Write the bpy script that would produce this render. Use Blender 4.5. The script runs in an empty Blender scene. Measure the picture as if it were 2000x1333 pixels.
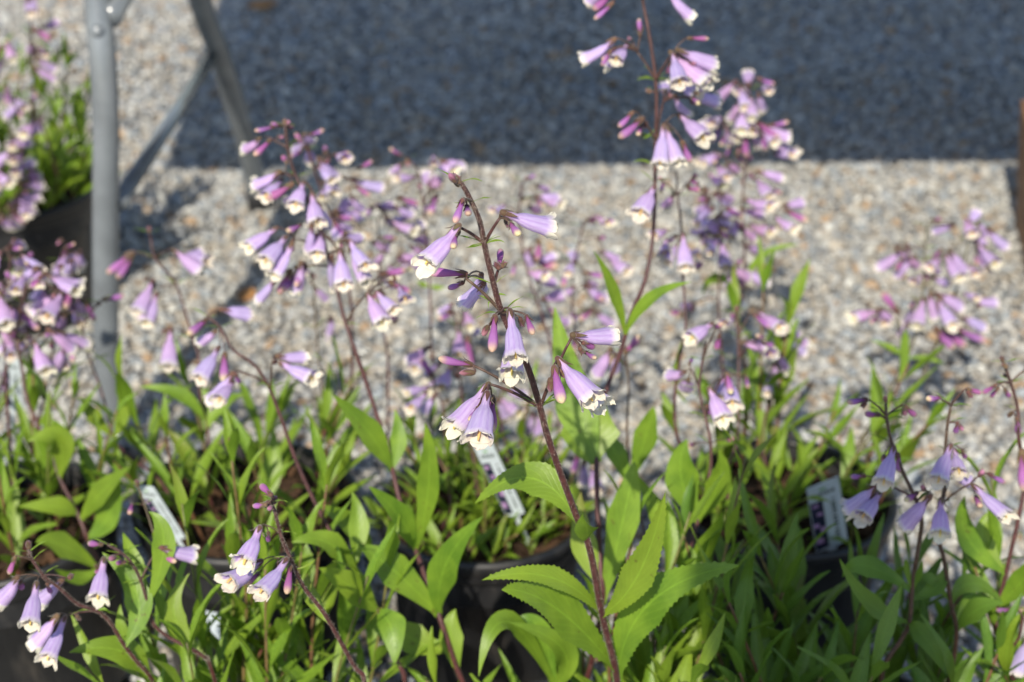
import bpy, bmesh, math, random
import numpy as np
from mathutils import Vector, Matrix, noise

random.seed(7)
RNG = np.random.default_rng(7)
R = math.radians
scene = bpy.context.scene
COL = scene.collection

# ------------------------------------------------------------------ camera, sky, sun, exposure
CAM_Z, PITCH, FPX = 1.13, R(28.0), 4011.0
cam_d = bpy.data.cameras.new('camera_view')
cam = bpy.data.objects.new('camera_view', cam_d)
COL.objects.link(cam)
cam.location = (0, 0, CAM_Z)
cam.rotation_euler = (math.pi / 2 - PITCH, 0, 0)
cam_d.sensor_fit = 'HORIZONTAL'
cam_d.sensor_width = 36.0
cam_d.lens = 36.0 * FPX / 2000.0
cam_d.clip_start = 0.02
cam_d.clip_end = 2000
cam_d.dof.use_dof = True
cam_d.dof.focus_distance = 1.135
cam_d.dof.aperture_fstop = 8.5
scene.camera = cam

SUN_DIR = Vector((0.20, 1.0, -0.865)).normalized()      # the way the light travels
SUN_ELEV = math.asin(-SUN_DIR.z)
world = bpy.data.worlds.new('World')
scene.world = world
world.use_nodes = True
wn = world.node_tree
wn.nodes.clear()
w_out = wn.nodes.new('ShaderNodeOutputWorld')
w_bg = wn.nodes.new('ShaderNodeBackground')
w_sky = wn.nodes.new('ShaderNodeTexSky')
w_sky.sky_type = 'NISHITA'
w_sky.sun_disc = False
w_sky.sun_elevation = SUN_ELEV
w_sky.sun_rotation = math.atan2(-SUN_DIR.x, -SUN_DIR.y)
w_sky.air_density = 1.0
w_sky.dust_density = 0.6
w_sky.ozone_density = 1.0
w_bg.inputs['Strength'].default_value = 0.13
wn.links.new(w_sky.outputs[0], w_bg.inputs['Color'])
wn.links.new(w_bg.outputs[0], w_out.inputs['Surface'])

sun_d = bpy.data.lights.new('sun', 'SUN')
sun_d.energy = 4.6
sun_d.angle = R(0.55)
sun_d.color = (1.0, 0.915, 0.78)
sun = bpy.data.objects.new('sun', sun_d)
COL.objects.link(sun)
sun.rotation_euler = SUN_DIR.to_track_quat('-Z', 'Y').to_euler()
sun.location = (-1, -5, 5)

scene.view_settings.view_transform = 'Standard'
scene.view_settings.look = 'None'
scene.view_settings.gamma = 1.0
scene.view_settings.exposure = 0.36
scene.view_settings.use_curve_mapping = False
scene.render.engine = 'CYCLES'
scene.cycles.use_denoising = True
scene.cycles.max_bounces = 8
scene.cycles.diffuse_bounces = 3
scene.cycles.glossy_bounces = 2
scene.cycles.transmission_bounces = 4
scene.cycles.transparent_max_bounces = 4

# ------------------------------------------------------------------ photo pixel -> place
CP, SP = math.cos(PITCH), math.sin(PITCH)
CAMP = Vector((0, 0, CAM_Z))


def ray(px, py):
    x, y = (px - 1000.0) / FPX, (666.5 - py) / FPX
    return Vector((x, CP + y * SP, -SP + y * CP))


def W(px, py, d):
    """point on the pixel's ray at horizontal distance d"""
    v = ray(px, py)
    return CAMP + v * (d / v.y)


def WS(px, py, s):
    return CAMP + ray(px, py) * s


def G(px, py, z=0.0):
    """point on the pixel's ray at height z"""
    v = ray(px, py)
    return CAMP + v * ((z - CAM_Z) / v.z)


def PX(p):
    q = Vector(p) - CAMP
    s = q.y * CP - q.z * SP
    u = q.y * SP + q.z * CP
    return 1000 + FPX * q.x / s, 666.5 - FPX * u / s


# ------------------------------------------------------------------ objects and tags
def link(o, parent=None):
    COL.objects.link(o)
    if parent is not None:
        o.parent = parent
    return o


def mobj(name, me, mats, parent=None, smooth=True):
    if mats and not me.materials:
        for m in (mats if isinstance(mats, (list, tuple)) else [mats]):
            me.materials.append(m)
    if smooth:
        me.polygons.foreach_set('use_smooth', [True] * len(me.polygons))
    o = bpy.data.objects.new(name, me)
    return link(o, parent)


def empty(name, loc, label=None, cat=None, group=None):
    o = bpy.data.objects.new(name, None)
    o.empty_display_size = 0.05
    o.location = loc
    link(o)
    tag(o, label, cat, group)
    return o


def tag(o, label=None, cat=None, group=None, kind=None):
    if label: o['label'] = label
    if cat: o['category'] = cat
    if group: o['group'] = group
    if kind: o['kind'] = kind
    return o


def mesh_from(name, verts, faces, mats=None, midx=None, cols=None, uvs=None):
    me = bpy.data.meshes.new(name)
    me.from_pydata([tuple(v) for v in verts], [], faces)
    if mats:
        for m in mats: me.materials.append(m)
    if midx is not None:
        me.polygons.foreach_set('material_index', midx)
    if cols is not None:
        a = me.attributes.new('Col', 'FLOAT_COLOR', 'POINT')
        a.data.foreach_set('color', np.asarray([(c[0], c[1], c[2], 1.0) for c in cols], dtype=np.float32).ravel())
    if uvs is not None:
        ul = me.uv_layers.new(name='UVMap')
        vi = np.empty(len(me.loops), dtype=np.int32)
        me.loops.foreach_get('vertex_index', vi)
        ul.data.foreach_set('uv', np.asarray(uvs, dtype=np.float32)[vi].ravel())
    me.update()
    return me


def box_mesh(name, size, bevel=0.002, segs=2):
    bm = bmesh.new()
    bmesh.ops.create_cube(bm, size=1.0)
    bmesh.ops.scale(bm, vec=size, verts=bm.verts)
    if bevel:
        bmesh.ops.bevel(bm, geom=bm.edges[:], offset=bevel, segments=segs, affect='EDGES', profile=0.5)
    me = bpy.data.meshes.new(name)
    bm.to_mesh(me); bm.free()
    return me


def lathe(name, prof, n=48):
    vs, fs = [], []
    for r, z in prof:
        for i in range(n):
            a = 2 * math.pi * i / n
            vs.append((r * math.cos(a), r * math.sin(a), z))
    for j in range(len(prof) - 1):
        for i in range(n):
            k = (i + 1) % n
            fs.append((j * n + i, j * n + k, (j + 1) * n + k, (j + 1) * n + i))
    return mesh_from(name, vs, fs)


def catmull(pts, sub=6):
    pts = [Vector(p) for p in pts]
    if len(pts) < 3:
        return [pts[0].lerp(pts[-1], i / sub) for i in range(sub + 1)]
    P = [pts[0] * 2 - pts[1]] + pts + [pts[-1] * 2 - pts[-2]]
    out = []
    for i in range(1, len(P) - 2):
        p0, p1, p2, p3 = P[i - 1:i + 3]
        for k in range(sub):
            t = k / sub
            out.append(0.5 * ((2 * p1) + (p2 - p0) * t + (2 * p0 - 5 * p1 + 4 * p2 - p3) * t * t
                              + (3 * p1 - p0 - 3 * p2 + p3) * t ** 3))
    out.append(pts[-1])
    return out


def tube(path, r0, r1, n=8, V=None, F=None, cap=True, rfun=None):
    """adds a tapered tube along path to V, F"""
    if V is None: V, F = [], []
    m = len(path)
    base = len(V)
    t = (path[1] - path[0]).normalized()
    up = Vector((0, 0, 1)) if abs(t.z) < 0.9 else Vector((1, 0, 0))
    nrm = t.cross(up).normalized()
    for i in range(m):
        t = (path[min(i + 1, m - 1)] - path[max(i - 1, 0)]).normalized()
        nrm = (nrm - t * nrm.dot(t)).normalized()
        b = t.cross(nrm)
        f = i / (m - 1)
        r = rfun(f) if rfun else r0 + (r1 - r0) * f
        for k in range(n):
            a = 2 * math.pi * k / n
            V.append(path[i] + nrm * (r * math.cos(a)) + b * (r * math.sin(a)))
    for i in range(m - 1):
        for k in range(n):
            k2 = (k + 1) % n
            F.append((base + i * n + k, base + i * n + k2, base + (i + 1) * n + k2, base + (i + 1) * n + k))
    if cap:
        F.append(tuple(base + k for k in reversed(range(n))))
        F.append(tuple(base + (m - 1) * n + k for k in range(n)))
    return V, F


# ------------------------------------------------------------------ materials
def new_mat(name):
    m = bpy.data.materials.new(name)
    m.use_nodes = True
    nt = m.node_tree
    b = nt.nodes['Principled BSDF']
    return m, nt, b


def N(nt, kind, **kw):
    n = nt.nodes.new(kind)
    for k, v in kw.items():
        if hasattr(n, k):
            setattr(n, k, v)
        else:
            n.inputs[k].default_value = v
    return n


def mixrgb(nt, fac, a, b, mode='MIX'):
    n = nt.nodes.new('ShaderNodeMix')
    n.data_type = 'RGBA'
    n.blend_type = mode
    for sock, val in ((n.inputs[0], fac), (n.inputs[6], a), (n.inputs[7], b)):
        if hasattr(val, 'is_output'):
            nt.links.new(val, sock)
        elif isinstance(val, (int, float)):
            sock.default_value = val
        else:
            sock.default_value = (val[0], val[1], val[2], 1)
    return n.outputs[2]


def ramp(nt, fac, stops):
    n = nt.nodes.new('ShaderNodeValToRGB')
    nt.links.new(fac, n.inputs[0])
    e = n.color_ramp.elements
    while len(e) < len(stops): e.new(0.5)
    for i, (p, c) in enumerate(stops):
        e[i].position = p
        e[i].color = (c[0], c[1], c[2], 1) if not isinstance(c, (int, float)) else (c, c, c, 1)
    return n.outputs[0]


def math_n(nt, op, a, b=None):
    n = nt.nodes.new('ShaderNodeMath')
    n.operation = op
    for sock, val in ((n.inputs[0], a), (n.inputs[1], b)):
        if val is None: continue
        if hasattr(val, 'is_output'): nt.links.new(val, sock)
        else: sock.default_value = val
    return n.outputs[0]


def bump(nt, b, height, strength=0.3, dist=0.002):
    n = nt.nodes.new('ShaderNodeBump')
    n.inputs['Strength'].default_value = strength
    n.inputs['Distance'].default_value = dist
    nt.links.new(height, n.inputs['Height'])
    nt.links.new(n.outputs[0], b.inputs['Normal'])


def translucent(nt, b, colour, fac):
    out = nt.nodes['Material Output']
    tr = nt.nodes.new('ShaderNodeBsdfTranslucent')
    nt.links.new(colour, tr.inputs['Color'])
    mx = nt.nodes.new('ShaderNodeMixShader')
    mx.inputs[0].default_value = fac
    nt.links.new(b.outputs[0], mx.inputs[1])
    nt.links.new(tr.outputs[0], mx.inputs[2])
    nt.links.new(mx.outputs[0], out.inputs['Surface'])


def plain_mat(name, col, rough=0.6, var=0.15, scale=60, spec=0.4, bmp=0.0, metal=0.0):
    m, nt, b = new_mat(name)
    tc = N(nt, 'ShaderNodeTexCoord')
    ns = N(nt, 'ShaderNodeTexNoise')
    ns.inputs['Scale'].default_value = scale
    ns.inputs['Detail'].default_value = 6
    nt.links.new(tc.outputs['Object'], ns.inputs['Vector'])
    c = ramp(nt, ns.outputs['Fac'], [(0.3, [x * (1 - var) for x in col]), (0.7, [min(1, x * (1 + var)) for x in col])])
    nt.links.new(c, b.inputs['Base Color'])
    b.inputs['Roughness'].default_value = rough
    b.inputs['Specular IOR Level'].default_value = spec
    b.inputs['Metallic'].default_value = metal
    if bmp: bump(nt, b, ns.outputs['Fac'], bmp, 0.001)
    return m


def leaf_material(name, c_dark, c_light, c_tint):
    m, nt, b = new_mat(name)
    uv = N(nt, 'ShaderNodeUVMap')
    sep = N(nt, 'ShaderNodeSeparateXYZ')
    nt.links.new(uv.outputs[0], sep.inputs[0])
    oi = N(nt, 'ShaderNodeObjectInfo')
    tc = N(nt, 'ShaderNodeTexCoord')
    ns = N(nt, 'ShaderNodeTexNoise')
    ns.inputs['Scale'].default_value = 48
    ns.inputs['Detail'].default_value = 5
    nt.links.new(tc.outputs['Object'], ns.inputs['Vector'])
    base = mixrgb(nt, ramp(nt, ns.outputs['Fac'], [(0.38, 0.0), (0.64, 1.0)]), c_dark, c_light)
    rr = math_n(nt, 'MULTIPLY', oi.outputs['Random'], 0.55)
    base = mixrgb(nt, rr, base, c_tint)
    # a few leaves are aged towards the tip
    old = math_n(nt, 'GREATER_THAN', oi.outputs['Random'], 0.975)
    tipf = math_n(nt, 'MULTIPLY', math_n(nt, 'POWER', sep.outputs['Y'], 3.0), old)
    tipf = math_n(nt, 'MULTIPLY', tipf, 0.7)
    base = mixrgb(nt, tipf, base, (0.16, 0.09, 0.04))
    # midrib and side veins (|u| runs 0 at the midrib to 1 at the edge)
    au = math_n(nt, 'ABSOLUTE', math_n(nt, 'SUBTRACT', math_n(nt, 'MULTIPLY', sep.outputs['X'], 2.0), 1.0))
    mid = math_n(nt, 'LESS_THAN', au, 0.055)
    sv = math_n(nt, 'SUBTRACT', math_n(nt, 'MULTIPLY', sep.outputs['Y'], 34.0), math_n(nt, 'MULTIPLY', au, 10.0))
    sv = math_n(nt, 'ADD', sv, math_n(nt, 'MULTIPLY', ns.outputs['Fac'], 2.6))
    sv = math_n(nt, 'POWER', math_n(nt, 'ABSOLUTE', math_n(nt, 'SINE', sv)), 14.0)
    base = mixrgb(nt, math_n(nt, 'MULTIPLY', mid, 0.22), base, [min(1, x * 1.9) for x in c_light])
    base = mixrgb(nt, math_n(nt, 'MULTIPLY', sv, 0.10), base, [x * 1.8 for x in c_light])
    sp_ = N(nt, 'ShaderNodeTexNoise'); sp_.inputs['Scale'].default_value = 210; sp_.inputs['Detail'].default_value = 2
    nt.links.new(tc.outputs['Object'], sp_.inputs['Vector'])
    some = math_n(nt, 'GREATER_THAN', math_n(nt, 'FRACT', math_n(nt, 'MULTIPLY', oi.outputs['Random'], 13.7)), 0.45)
    spot = math_n(nt, 'MULTIPLY', math_n(nt, 'GREATER_THAN', sp_.outputs['Fac'], 0.70), math_n(nt, 'MULTIPLY', some, 0.6))
    base = mixrgb(nt, spot, base, (0.10, 0.06, 0.02))
    nt.links.new(base, b.inputs['Base Color'])
    b.inputs['Roughness'].default_value = 0.42
    b.inputs['Specular IOR Level'].default_value = 0.45
    h = math_n(nt, 'SUBTRACT', ns.outputs['Fac'], math_n(nt, 'MULTIPLY', math_n(nt, 'MAXIMUM', math_n(nt, 'MULTIPLY', sv, 0.4), mid), 0.8))
    bump(nt, b, h, 0.22, 0.001)
    trc = mixrgb(nt, 0.55, base, (0.22, 0.32, 0.02))
    translucent(nt, b, trc, 0.34)
    return m


def attr_mat(name, rough, tfac, huevar=0.03, valvar=0.2, spec=0.3, nscale=0, sheen=0.0):
    m, nt, b = new_mat(name)
    at = N(nt, 'ShaderNodeAttribute')
    at.attribute_name = 'Col'
    oi = N(nt, 'ShaderNodeObjectInfo')
    hs = nt.nodes.new('ShaderNodeHueSaturation')
    nt.links.new(at.outputs['Color'], hs.inputs['Color'])
    mr = N(nt, 'ShaderNodeMapRange')
    nt.links.new(oi.outputs['Random'], mr.inputs[0])
    mr.inputs[3].default_value = 0.5 - huevar * 0.5
    mr.inputs[4].default_value = 0.5 + huevar
    nt.links.new(mr.outputs[0], hs.inputs['Hue'])
    mv = N(nt, 'ShaderNodeMapRange')
    r2 = math_n(nt, 'FRACT', math_n(nt, 'MULTIPLY', oi.outputs['Random'], 7.31))
    nt.links.new(r2, mv.inputs[0])
    mv.inputs[3].default_value = 1 - valvar
    mv.inputs[4].default_value = 1 + valvar * 0.4
    nt.links.new(mv.outputs[0], hs.inputs['Value'])
    c = hs.outputs[0]
    nt.links.new(c, b.inputs['Base Color'])
    b.inputs['Roughness'].default_value = rough
    b.inputs['Specular IOR Level'].default_value = spec
    if sheen:
        b.inputs['Sheen Weight'].default_value = sheen
    if nscale:
        tc = N(nt, 'ShaderNodeTexCoord')
        mp = N(nt, 'ShaderNodeMapping'); mp.inputs['Scale'].default_value = (nscale, nscale, nscale * 0.16)
        nt.links.new(tc.outputs['Object'], mp.inputs['Vector'])
        ns = N(nt, 'ShaderNodeTexNoise'); ns.inputs['Scale'].default_value = 1.0; ns.inputs['Detail'].default_value = 4
        nt.links.new(mp.outputs[0], ns.inputs['Vector'])
        f = ramp(nt, ns.outputs['Fac'], [(0.32, (0.90, 0.86, 0.94)), (0.68, (1.05, 1.05, 1.04))])
        c = mixrgb(nt, 1.0, c, f, 'MULTIPLY')
        nt.links.new(c, b.inputs['Base Color'])
        bump(nt, b, ns.outputs['Fac'], 0.10, 0.02)
    if tfac: translucent(nt, b, c, tfac)
    return m


M = {}
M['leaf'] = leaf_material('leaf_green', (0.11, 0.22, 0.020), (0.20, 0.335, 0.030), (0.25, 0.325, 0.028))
M['leaf_shaded'] = leaf_material('leaf_shaded_green', (0.075, 0.17, 0.022), (0.12, 0.235, 0.03), (0.15, 0.235, 0.026))  # darkened copy of the leaf green, shade put into its colour
M['petal'] = attr_mat('petal', 0.55, 0.30, 0.03, 0.14, 0.25, nscale=30)
M['calyx'] = attr_mat('calyx', 0.65, 0.08, 0.04, 0.35, 0.3, sheen=0.25)
M['chip'] = attr_mat('bark_chip', 0.9, 0, 0.0, 0.0, 0.2)
M['hair'] = plain_mat('plant_hair', (0.42, 0.36, 0.30), 0.6, 0.05)
M['pot'] = plain_mat('pot_black_plastic', (0.014, 0.0145, 0.016), 0.42, 0.25, 25, 0.5, 0.15)
def pot_material():
    m, nt, b = new_mat('pot_black_plastic')
    tc = N(nt, 'ShaderNodeTexCoord')
    mp = N(nt, 'ShaderNodeMapping'); mp.inputs['Scale'].default_value = (22, 22, 7)
    nt.links.new(tc.outputs['Object'], mp.inputs['Vector'])
    ns = N(nt, 'ShaderNodeTexNoise'); ns.inputs['Scale'].default_value = 1.6; ns.inputs['Detail'].default_value = 9; ns.inputs['Roughness'].default_value = 0.7
    nt.links.new(mp.outputs[0], ns.inputs['Vector'])
    c = ramp(nt, ns.outputs['Fac'], [(0.40, (0.010, 0.0105, 0.012)), (0.58, (0.020, 0.020, 0.021)), (0.72, (0.075, 0.066, 0.056))])
    nt.links.new(c, b.inputs['Base Color'])
    nt.links.new(ramp(nt, ns.outputs['Fac'], [(0.35, 0.32), (0.7, 0.7)]), b.inputs['Roughness'])
    bump(nt, b, ns.outputs['Fac'], 0.12, 0.002)
    return m


M['pot'] = pot_material()
M['soil'] = plain_mat('potting_soil', (0.035, 0.022, 0.014), 0.95, 0.6, 90, 0.1, 0.8)
M['metal'] = plain_mat('grey_powder_coat', (0.155, 0.172, 0.185), 0.22, 0.22, 22, 0.75, 0.03)
M['darkrubber'] = plain_mat('black_plastic_cap', (0.02, 0.02, 0.022), 0.5, 0.1)
M['tabletop'] = plain_mat('tabletop_plastic', (0.55, 0.53, 0.49), 0.55, 0.06, 120, 0.4, 0.2)
M['tagwhite'] = plain_mat('tag_white_plastic', (0.53, 0.60, 0.64), 0.35, 0.05, 40)
M['taggreen'] = plain_mat('tag_green_ink', (0.25, 0.42, 0.22), 0.4, 0.05)
M['taggrey'] = plain_mat('tag_grey_ink', (0.14, 0.17, 0.17), 0.4, 0.05)
M['tagdark'] = plain_mat('tag_picture_dark', (0.02, 0.025, 0.05), 0.35, 0.5, 300)
M['tagpurple'] = plain_mat('tag_picture_purple', (0.42, 0.26, 0.48), 0.35, 0.3, 300)
M['dryleaf'] = plain_mat('dry_leaf_brown', (0.30, 0.155, 0.06), 0.8, 0.35, 60, 0.2, 0.3)
M['shirt'] = plain_mat('dark_blue_cotton', (0.05, 0.08, 0.16), 0.9, 0.2, 80, 0.1)
M['trousers'] = plain_mat('grey_denim', (0.09, 0.10, 0.12), 0.9, 0.2, 120, 0.1)
M['skin'] = plain_mat('skin_tone', (0.45, 0.27, 0.19), 0.55, 0.08, 30)
M['hairbrown'] = plain_mat('brown_hair', (0.05, 0.03, 0.018), 0.7, 0.3, 150)


def stem_material():
    m, nt, b = new_mat('stem_maroon')
    tc = N(nt, 'ShaderNodeTexCoord')
    at = N(nt, 'ShaderNodeAttribute'); at.attribute_name = 'Col'
    ns = N(nt, 'ShaderNodeTexNoise'); ns.inputs['Scale'].default_value = 220; ns.inputs['Detail'].default_value = 4
    nt.links.new(tc.outputs['Object'], ns.inputs['Vector'])
    f = ramp(nt, ns.outputs['Fac'], [(0.35, 0.65), (0.7, 1.35)])
    c = mixrgb(nt, 1.0, at.outputs['Color'], f, 'MULTIPLY')
    nt.links.new(c, b.inputs['Base Color'])
    b.inputs['Roughness'].default_value = 0.5
    b.inputs['Sheen Weight'].default_value = 0.06
    b.inputs['Sheen Roughness'].default_value = 0.4
    bump(nt, b, ns.outputs['Fac'], 0.2, 0.0005)
    return m


M['stem'] = stem_material()


def gravel_materials():
    m, nt, b = new_mat('crushed_stone')
    at = N(nt, 'ShaderNodeAttribute'); at.attribute_name = 'Col'
    tc = N(nt, 'ShaderNodeTexCoord')
    ns = N(nt, 'ShaderNodeTexNoise'); ns.inputs['Scale'].default_value = 180; ns.inputs['Detail'].default_value = 6
    nt.links.new(tc.outputs['Object'], ns.inputs['Vector'])
    f = ramp(nt, ns.outputs['Fac'], [(0.3, 0.75), (0.7, 1.2)])
    c = mixrgb(nt, 1.0, at.outputs['Color'], f, 'MULTIPLY')
    nt.links.new(c, b.inputs['Base Color'])
    b.inputs['Roughness'].default_value = 0.88
    b.inputs['Specular IOR Level'].default_value = 0.25
    bump(nt, b, ns.outputs['Fac'], 0.4, 0.002)
    m2, nt, b = new_mat('gravel_ground')
    tc = N(nt, 'ShaderNodeTexCoord')
    vo = N(nt, 'ShaderNodeTexVoronoi'); vo.inputs['Scale'].default_value = 85
    nt.links.new(tc.outputs['Object'], vo.inputs['Vector'])
    sp = N(nt, 'ShaderNodeSeparateXYZ')
    nt.links.new(vo.outputs['Color'], sp.inputs[0])
    c = ramp(nt, sp.outputs['X'], [(0.0, (0.16, 0.17, 0.18)), (0.3, (0.30, 0.29, 0.27)), (0.6, (0.36, 0.32, 0.26)), (0.9, (0.46, 0.44, 0.40))])
    nt.links.new(c, b.inputs['Base Color'])
    b.inputs['Roughness'].default_value = 0.95
    inv = math_n(nt, 'SUBTRACT', 1.0, vo.outputs['Distance'])
    bump(nt, b, inv, 0.9, 0.012)
    return m, m2


M['stone'], M['ground'] = gravel_materials()

# ------------------------------------------------------------------ ground and gravel
bm = bmesh.new()
bmesh.ops.create_grid(bm, x_segments=8, y_segments=8, size=400)
me = bpy.data.meshes.new('ground'); bm.to_mesh(me); bm.free()
ground = mobj('ground', me, M['ground'])
ground.location = (0, 0, -0.006)
tag(ground, 'pale gravel ground under the pots and the table', None, None, 'structure')


def gravel_field():
    # six angular stone shapes
    shapes = []
    for k in range(8):
        b_ = bmesh.new()
        bmesh.ops.create_icosphere(b_, subdivisions=1, radius=1.0)
        vs = np.array([v.co[:] for v in b_.verts])
        fs = np.array([[v.index for v in f.verts] for f in b_.faces])
        b_.free()
        vs = vs * (1 + RNG.uniform(-0.3, 0.3, (len(vs), 1)))
        vs[:, 1] *= RNG.uniform(0.6, 0.9)
        vs[:, 2] *= RNG.uniform(0.4, 0.62)
        for _ in range(2):                       # flat broken faces
            nrm = RNG.normal(size=3); nrm /= np.linalg.norm(nrm)
            d = vs @ nrm
            cut = 0.55
            vs -= np.clip(d - cut, 0, None)[:, None] * nrm
        shapes.append((vs, fs))
    pts = []
    y = 0.95
    while y < 3.95:
        half = 0.34 * y + 0.42
        sp = 0.0100 if y < 2.9 else 0.0115
        n = int(2 * half / sp)
        xs = -half + (np.arange(n) + RNG.uniform(-0.5, 0.5, n)) * sp
        ys = y + RNG.uniform(-0.5, 0.5, n) * sp
        pts.append(np.stack([xs, ys], 1))
        y += sp
    pts = np.concatenate(pts)
    n = len(pts)
    size = np.clip(RNG.lognormal(math.log(0.0067), 0.27, n), 0.0035, 0.0125)
    z = -0.002 + RNG.uniform(-0.0025, 0.0025, n) + 0.006 * np.array([noise.noise((p[0] * 4, p[1] * 4, 0)) for p in pts])
    pal = np.array([(0.43, 0.405, 0.365), (0.44, 0.385, 0.315), (0.54, 0.515, 0.465), (0.31, 0.325, 0.335), (0.39, 0.38, 0.365), (0.40, 0.27, 0.165), (0.22, 0.22, 0.225)])
    ci = RNG.choice(len(pal), n, p=[0.26, 0.19, 0.15, 0.15, 0.165, 0.045, 0.04])
    # brown bark and reddish stone lies between the front pots
    br = ((pts[:, 0] + 0.075) ** 2 / 0.0050 + (pts[:, 1] - 1.36) ** 2 / 0.0016) < RNG.uniform(0.3, 1.8, n)
    col = pal[ci] * np.array((0.91, 0.955, 0.985)) * RNG.uniform(0.70, 1.18, (n, 1))
    col[br] = np.array([0.32, 0.17, 0.085]) * RNG.uniform(0.4, 1.2, (int(br.sum()), 1))
    size[br] *= 1.35
    a1 = RNG.uniform(0, 2 * math.pi, n); a2 = RNG.normal(0, 0.6, n); a3 = RNG.uniform(0, 2 * math.pi, n)
    q = np.stack([np.cos(a1 / 2) * np.cos(a2 / 2), np.sin(a2 / 2) * np.cos(a3), np.sin(a2 / 2) * np.sin(a3), np.sin(a1 / 2) * np.cos(a2 / 2)], 1)
    q /= np.linalg.norm(q, axis=1, keepdims=True)
    w, x, y_, zz = q.T
    Rm = np.stack([1 - 2 * (y_ * y_ + zz * zz), 2 * (x * y_ - zz * w), 2 * (x * zz + y_ * w),
                   2 * (x * y_ + zz * w), 1 - 2 * (x * x + zz * zz), 2 * (y_ * zz - x * w),
                   2 * (x * zz - y_ * w), 2 * (y_ * zz + x * w), 1 - 2 * (x * x + y_ * y_)], 1).reshape(n, 3, 3)
    which = RNG.integers(0, len(shapes), n)
    V, F, C = [], [], []
    off = 0
    for k, (vs, fs) in enumerate(shapes):
        idx = np.where(which == k)[0]
        P = np.einsum('nij,vj->nvi', Rm[idx], vs) * size[idx][:, None, None]
        P[:, :, 0] += pts[idx][:, None, 0]
        P[:, :, 1] += pts[idx][:, None, 1]
        P[:, :, 2] += z[idx][:, None]
        nv = len(vs)
        V.append(P.reshape(-1, 3))
        F.append((fs[None] + (off + np.arange(len(idx)) * nv)[:, None, None]).reshape(-1, 3))
        C.append(np.repeat(col[idx], nv, axis=0))
        off += len(idx) * nv
    V = np.concatenate(V).astype(np.float32); F = np.concatenate(F).astype(np.int32); C = np.concatenate(C)
    me = bpy.data.meshes.new('gravel')
    me.vertices.add(len(V)); me.vertices.foreach_set('co', V.ravel())
    me.loops.add(len(F) * 3); me.loops.foreach_set('vertex_index', F.ravel())
    me.polygons.add(len(F))
    me.polygons.foreach_set('loop_start', np.arange(len(F), dtype=np.int32) * 3)
    me.update(calc_edges=True)
    a = me.attributes.new('Col', 'FLOAT_COLOR', 'POINT')
    a.data.foreach_set('color', np.concatenate([C, np.ones((len(C), 1))], 1).astype(np.float32).ravel())
    o = mobj('gravel', me, M['stone'], smooth=False)
    tag(o, 'pale crushed stone gravel spread over the ground', 'gravel', None, 'stuff')
    return n


gravel_field()

# ------------------------------------------------------------------ folding table (its top is above the frame, its shade on the gravel)
table = empty('folding_table', (0.285, 2.19, 0), 'grey folding table with curved metal legs shading the gravel', 'table')
TL = Vector(table.location)
FRONT = [G(246, 905), W(232, 850, 1.878), W(216, 780, 1.88), W(208, 700, 1.88), W(206, 500, 1.88), W(207, 300, 1.88), W(205, 200, 1.885), W(199, 100, 1.895), W(190, 0, 1.91)]
FRONT += [Vector((FRONT[-1].x - 0.004, 1.955, 0.62)), Vector((FRONT[-1].x - 0.006, 1.99, 0.70))]
REAR = [G(508, 405), WS(486, 300, 2.665), WS(459, 200, 2.566), WS(427, 100, 2.46), WS(390, 0, 2.36)]
REAR += [Vector((-0.366, 2.13, 0.58)), Vector((-0.372, 2.06, 0.70))]


def table_part(name, V, F, mat):
    return mobj(name, mesh_from(name, [v - TL for v in V], F), mat, table)


def bolt(pos, direction, r=0.0065, parent=None):
    V, F = tube([pos, pos + direction * 0.0015, pos + direction * 0.004, pos + direction * 0.005], r, r, 14,
                rfun=lambda f: r * (1.0 if f < 0.5 else 0.75 if f < 0.9 else 0.3))
    return table_part('bolt', V, F, M['metal'])


for mir in (False, True):
    mx = (lambda v: Vector((2 * 0.285 - v.x, v.y, v.z))) if mir else (lambda v: v)
    fr, rr = [mx(p) for p in FRONT], [mx(p) for p in REAR]
    V, F = tube(catmull(fr, 5), 0.0134, 0.0134, 18)
    lg = table_part('leg', V, F, M['metal'])
    V, F = tube([fr[0] + Vector((0, 0, -0.004)), fr[0].lerp(fr[1], 0.12), fr[0].lerp(fr[1], 0.35)], 0.016, 0.016, 16)
    mobj('foot_cap', mesh_from('foot_cap', [v - TL for v in V], F), M['darkrubber'], lg)
    V, F = tube(catmull(rr, 5), 0.0138, 0.0138, 18)
    lg = table_part('leg', V, F, M['metal'])
    V, F = tube([rr[0] + Vector((0, 0, -0.004)), rr[0].lerp(rr[1], 0.12), rr[0].lerp(rr[1], 0.35)], 0.0156, 0.0156, 16)
    mobj('foot_cap', mesh_from('foot_cap', [v - TL for v in V], F), M['darkrubber'], lg)
    a, b_ = mx(WS(413, 113, 2.45)), mx(W(228, 400, 1.885))
    V, F = tube([a, a.lerp(b_, 0.5), b_], 0.0085, 0.0085, 12)
    table_part('brace', V, F, M['metal'])
    a, b_ = mx(W(214, 34, 1.90)), mx(Vector((-0.366, 2.17, 0.51)))
    V, F = tube([a, a.lerp(b_, 0.5), b_], 0.012, 0.012, 12)
    table_part('brace', V, F, M['metal'])
    p = fr[7].lerp(fr[8], 0.45)
    bolt(p + Vector((0, -0.0138, 0.002)), Vector((0, -1, 0.3)).normalized())
tt = mobj('tabletop', box_mesh('tabletop', (1.83, 0.765, 0.045), 0.02, 4), M['tabletop'], table)
tt.location = Vector((0.255, 2.217, 0.722)) - TL
tt.rotation_euler = (0, 0, R(1.5))
TC, TR = Vector((0.255, 2.217, 0.0)), Matrix.Rotation(R(1.5), 3, 'Z')
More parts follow.
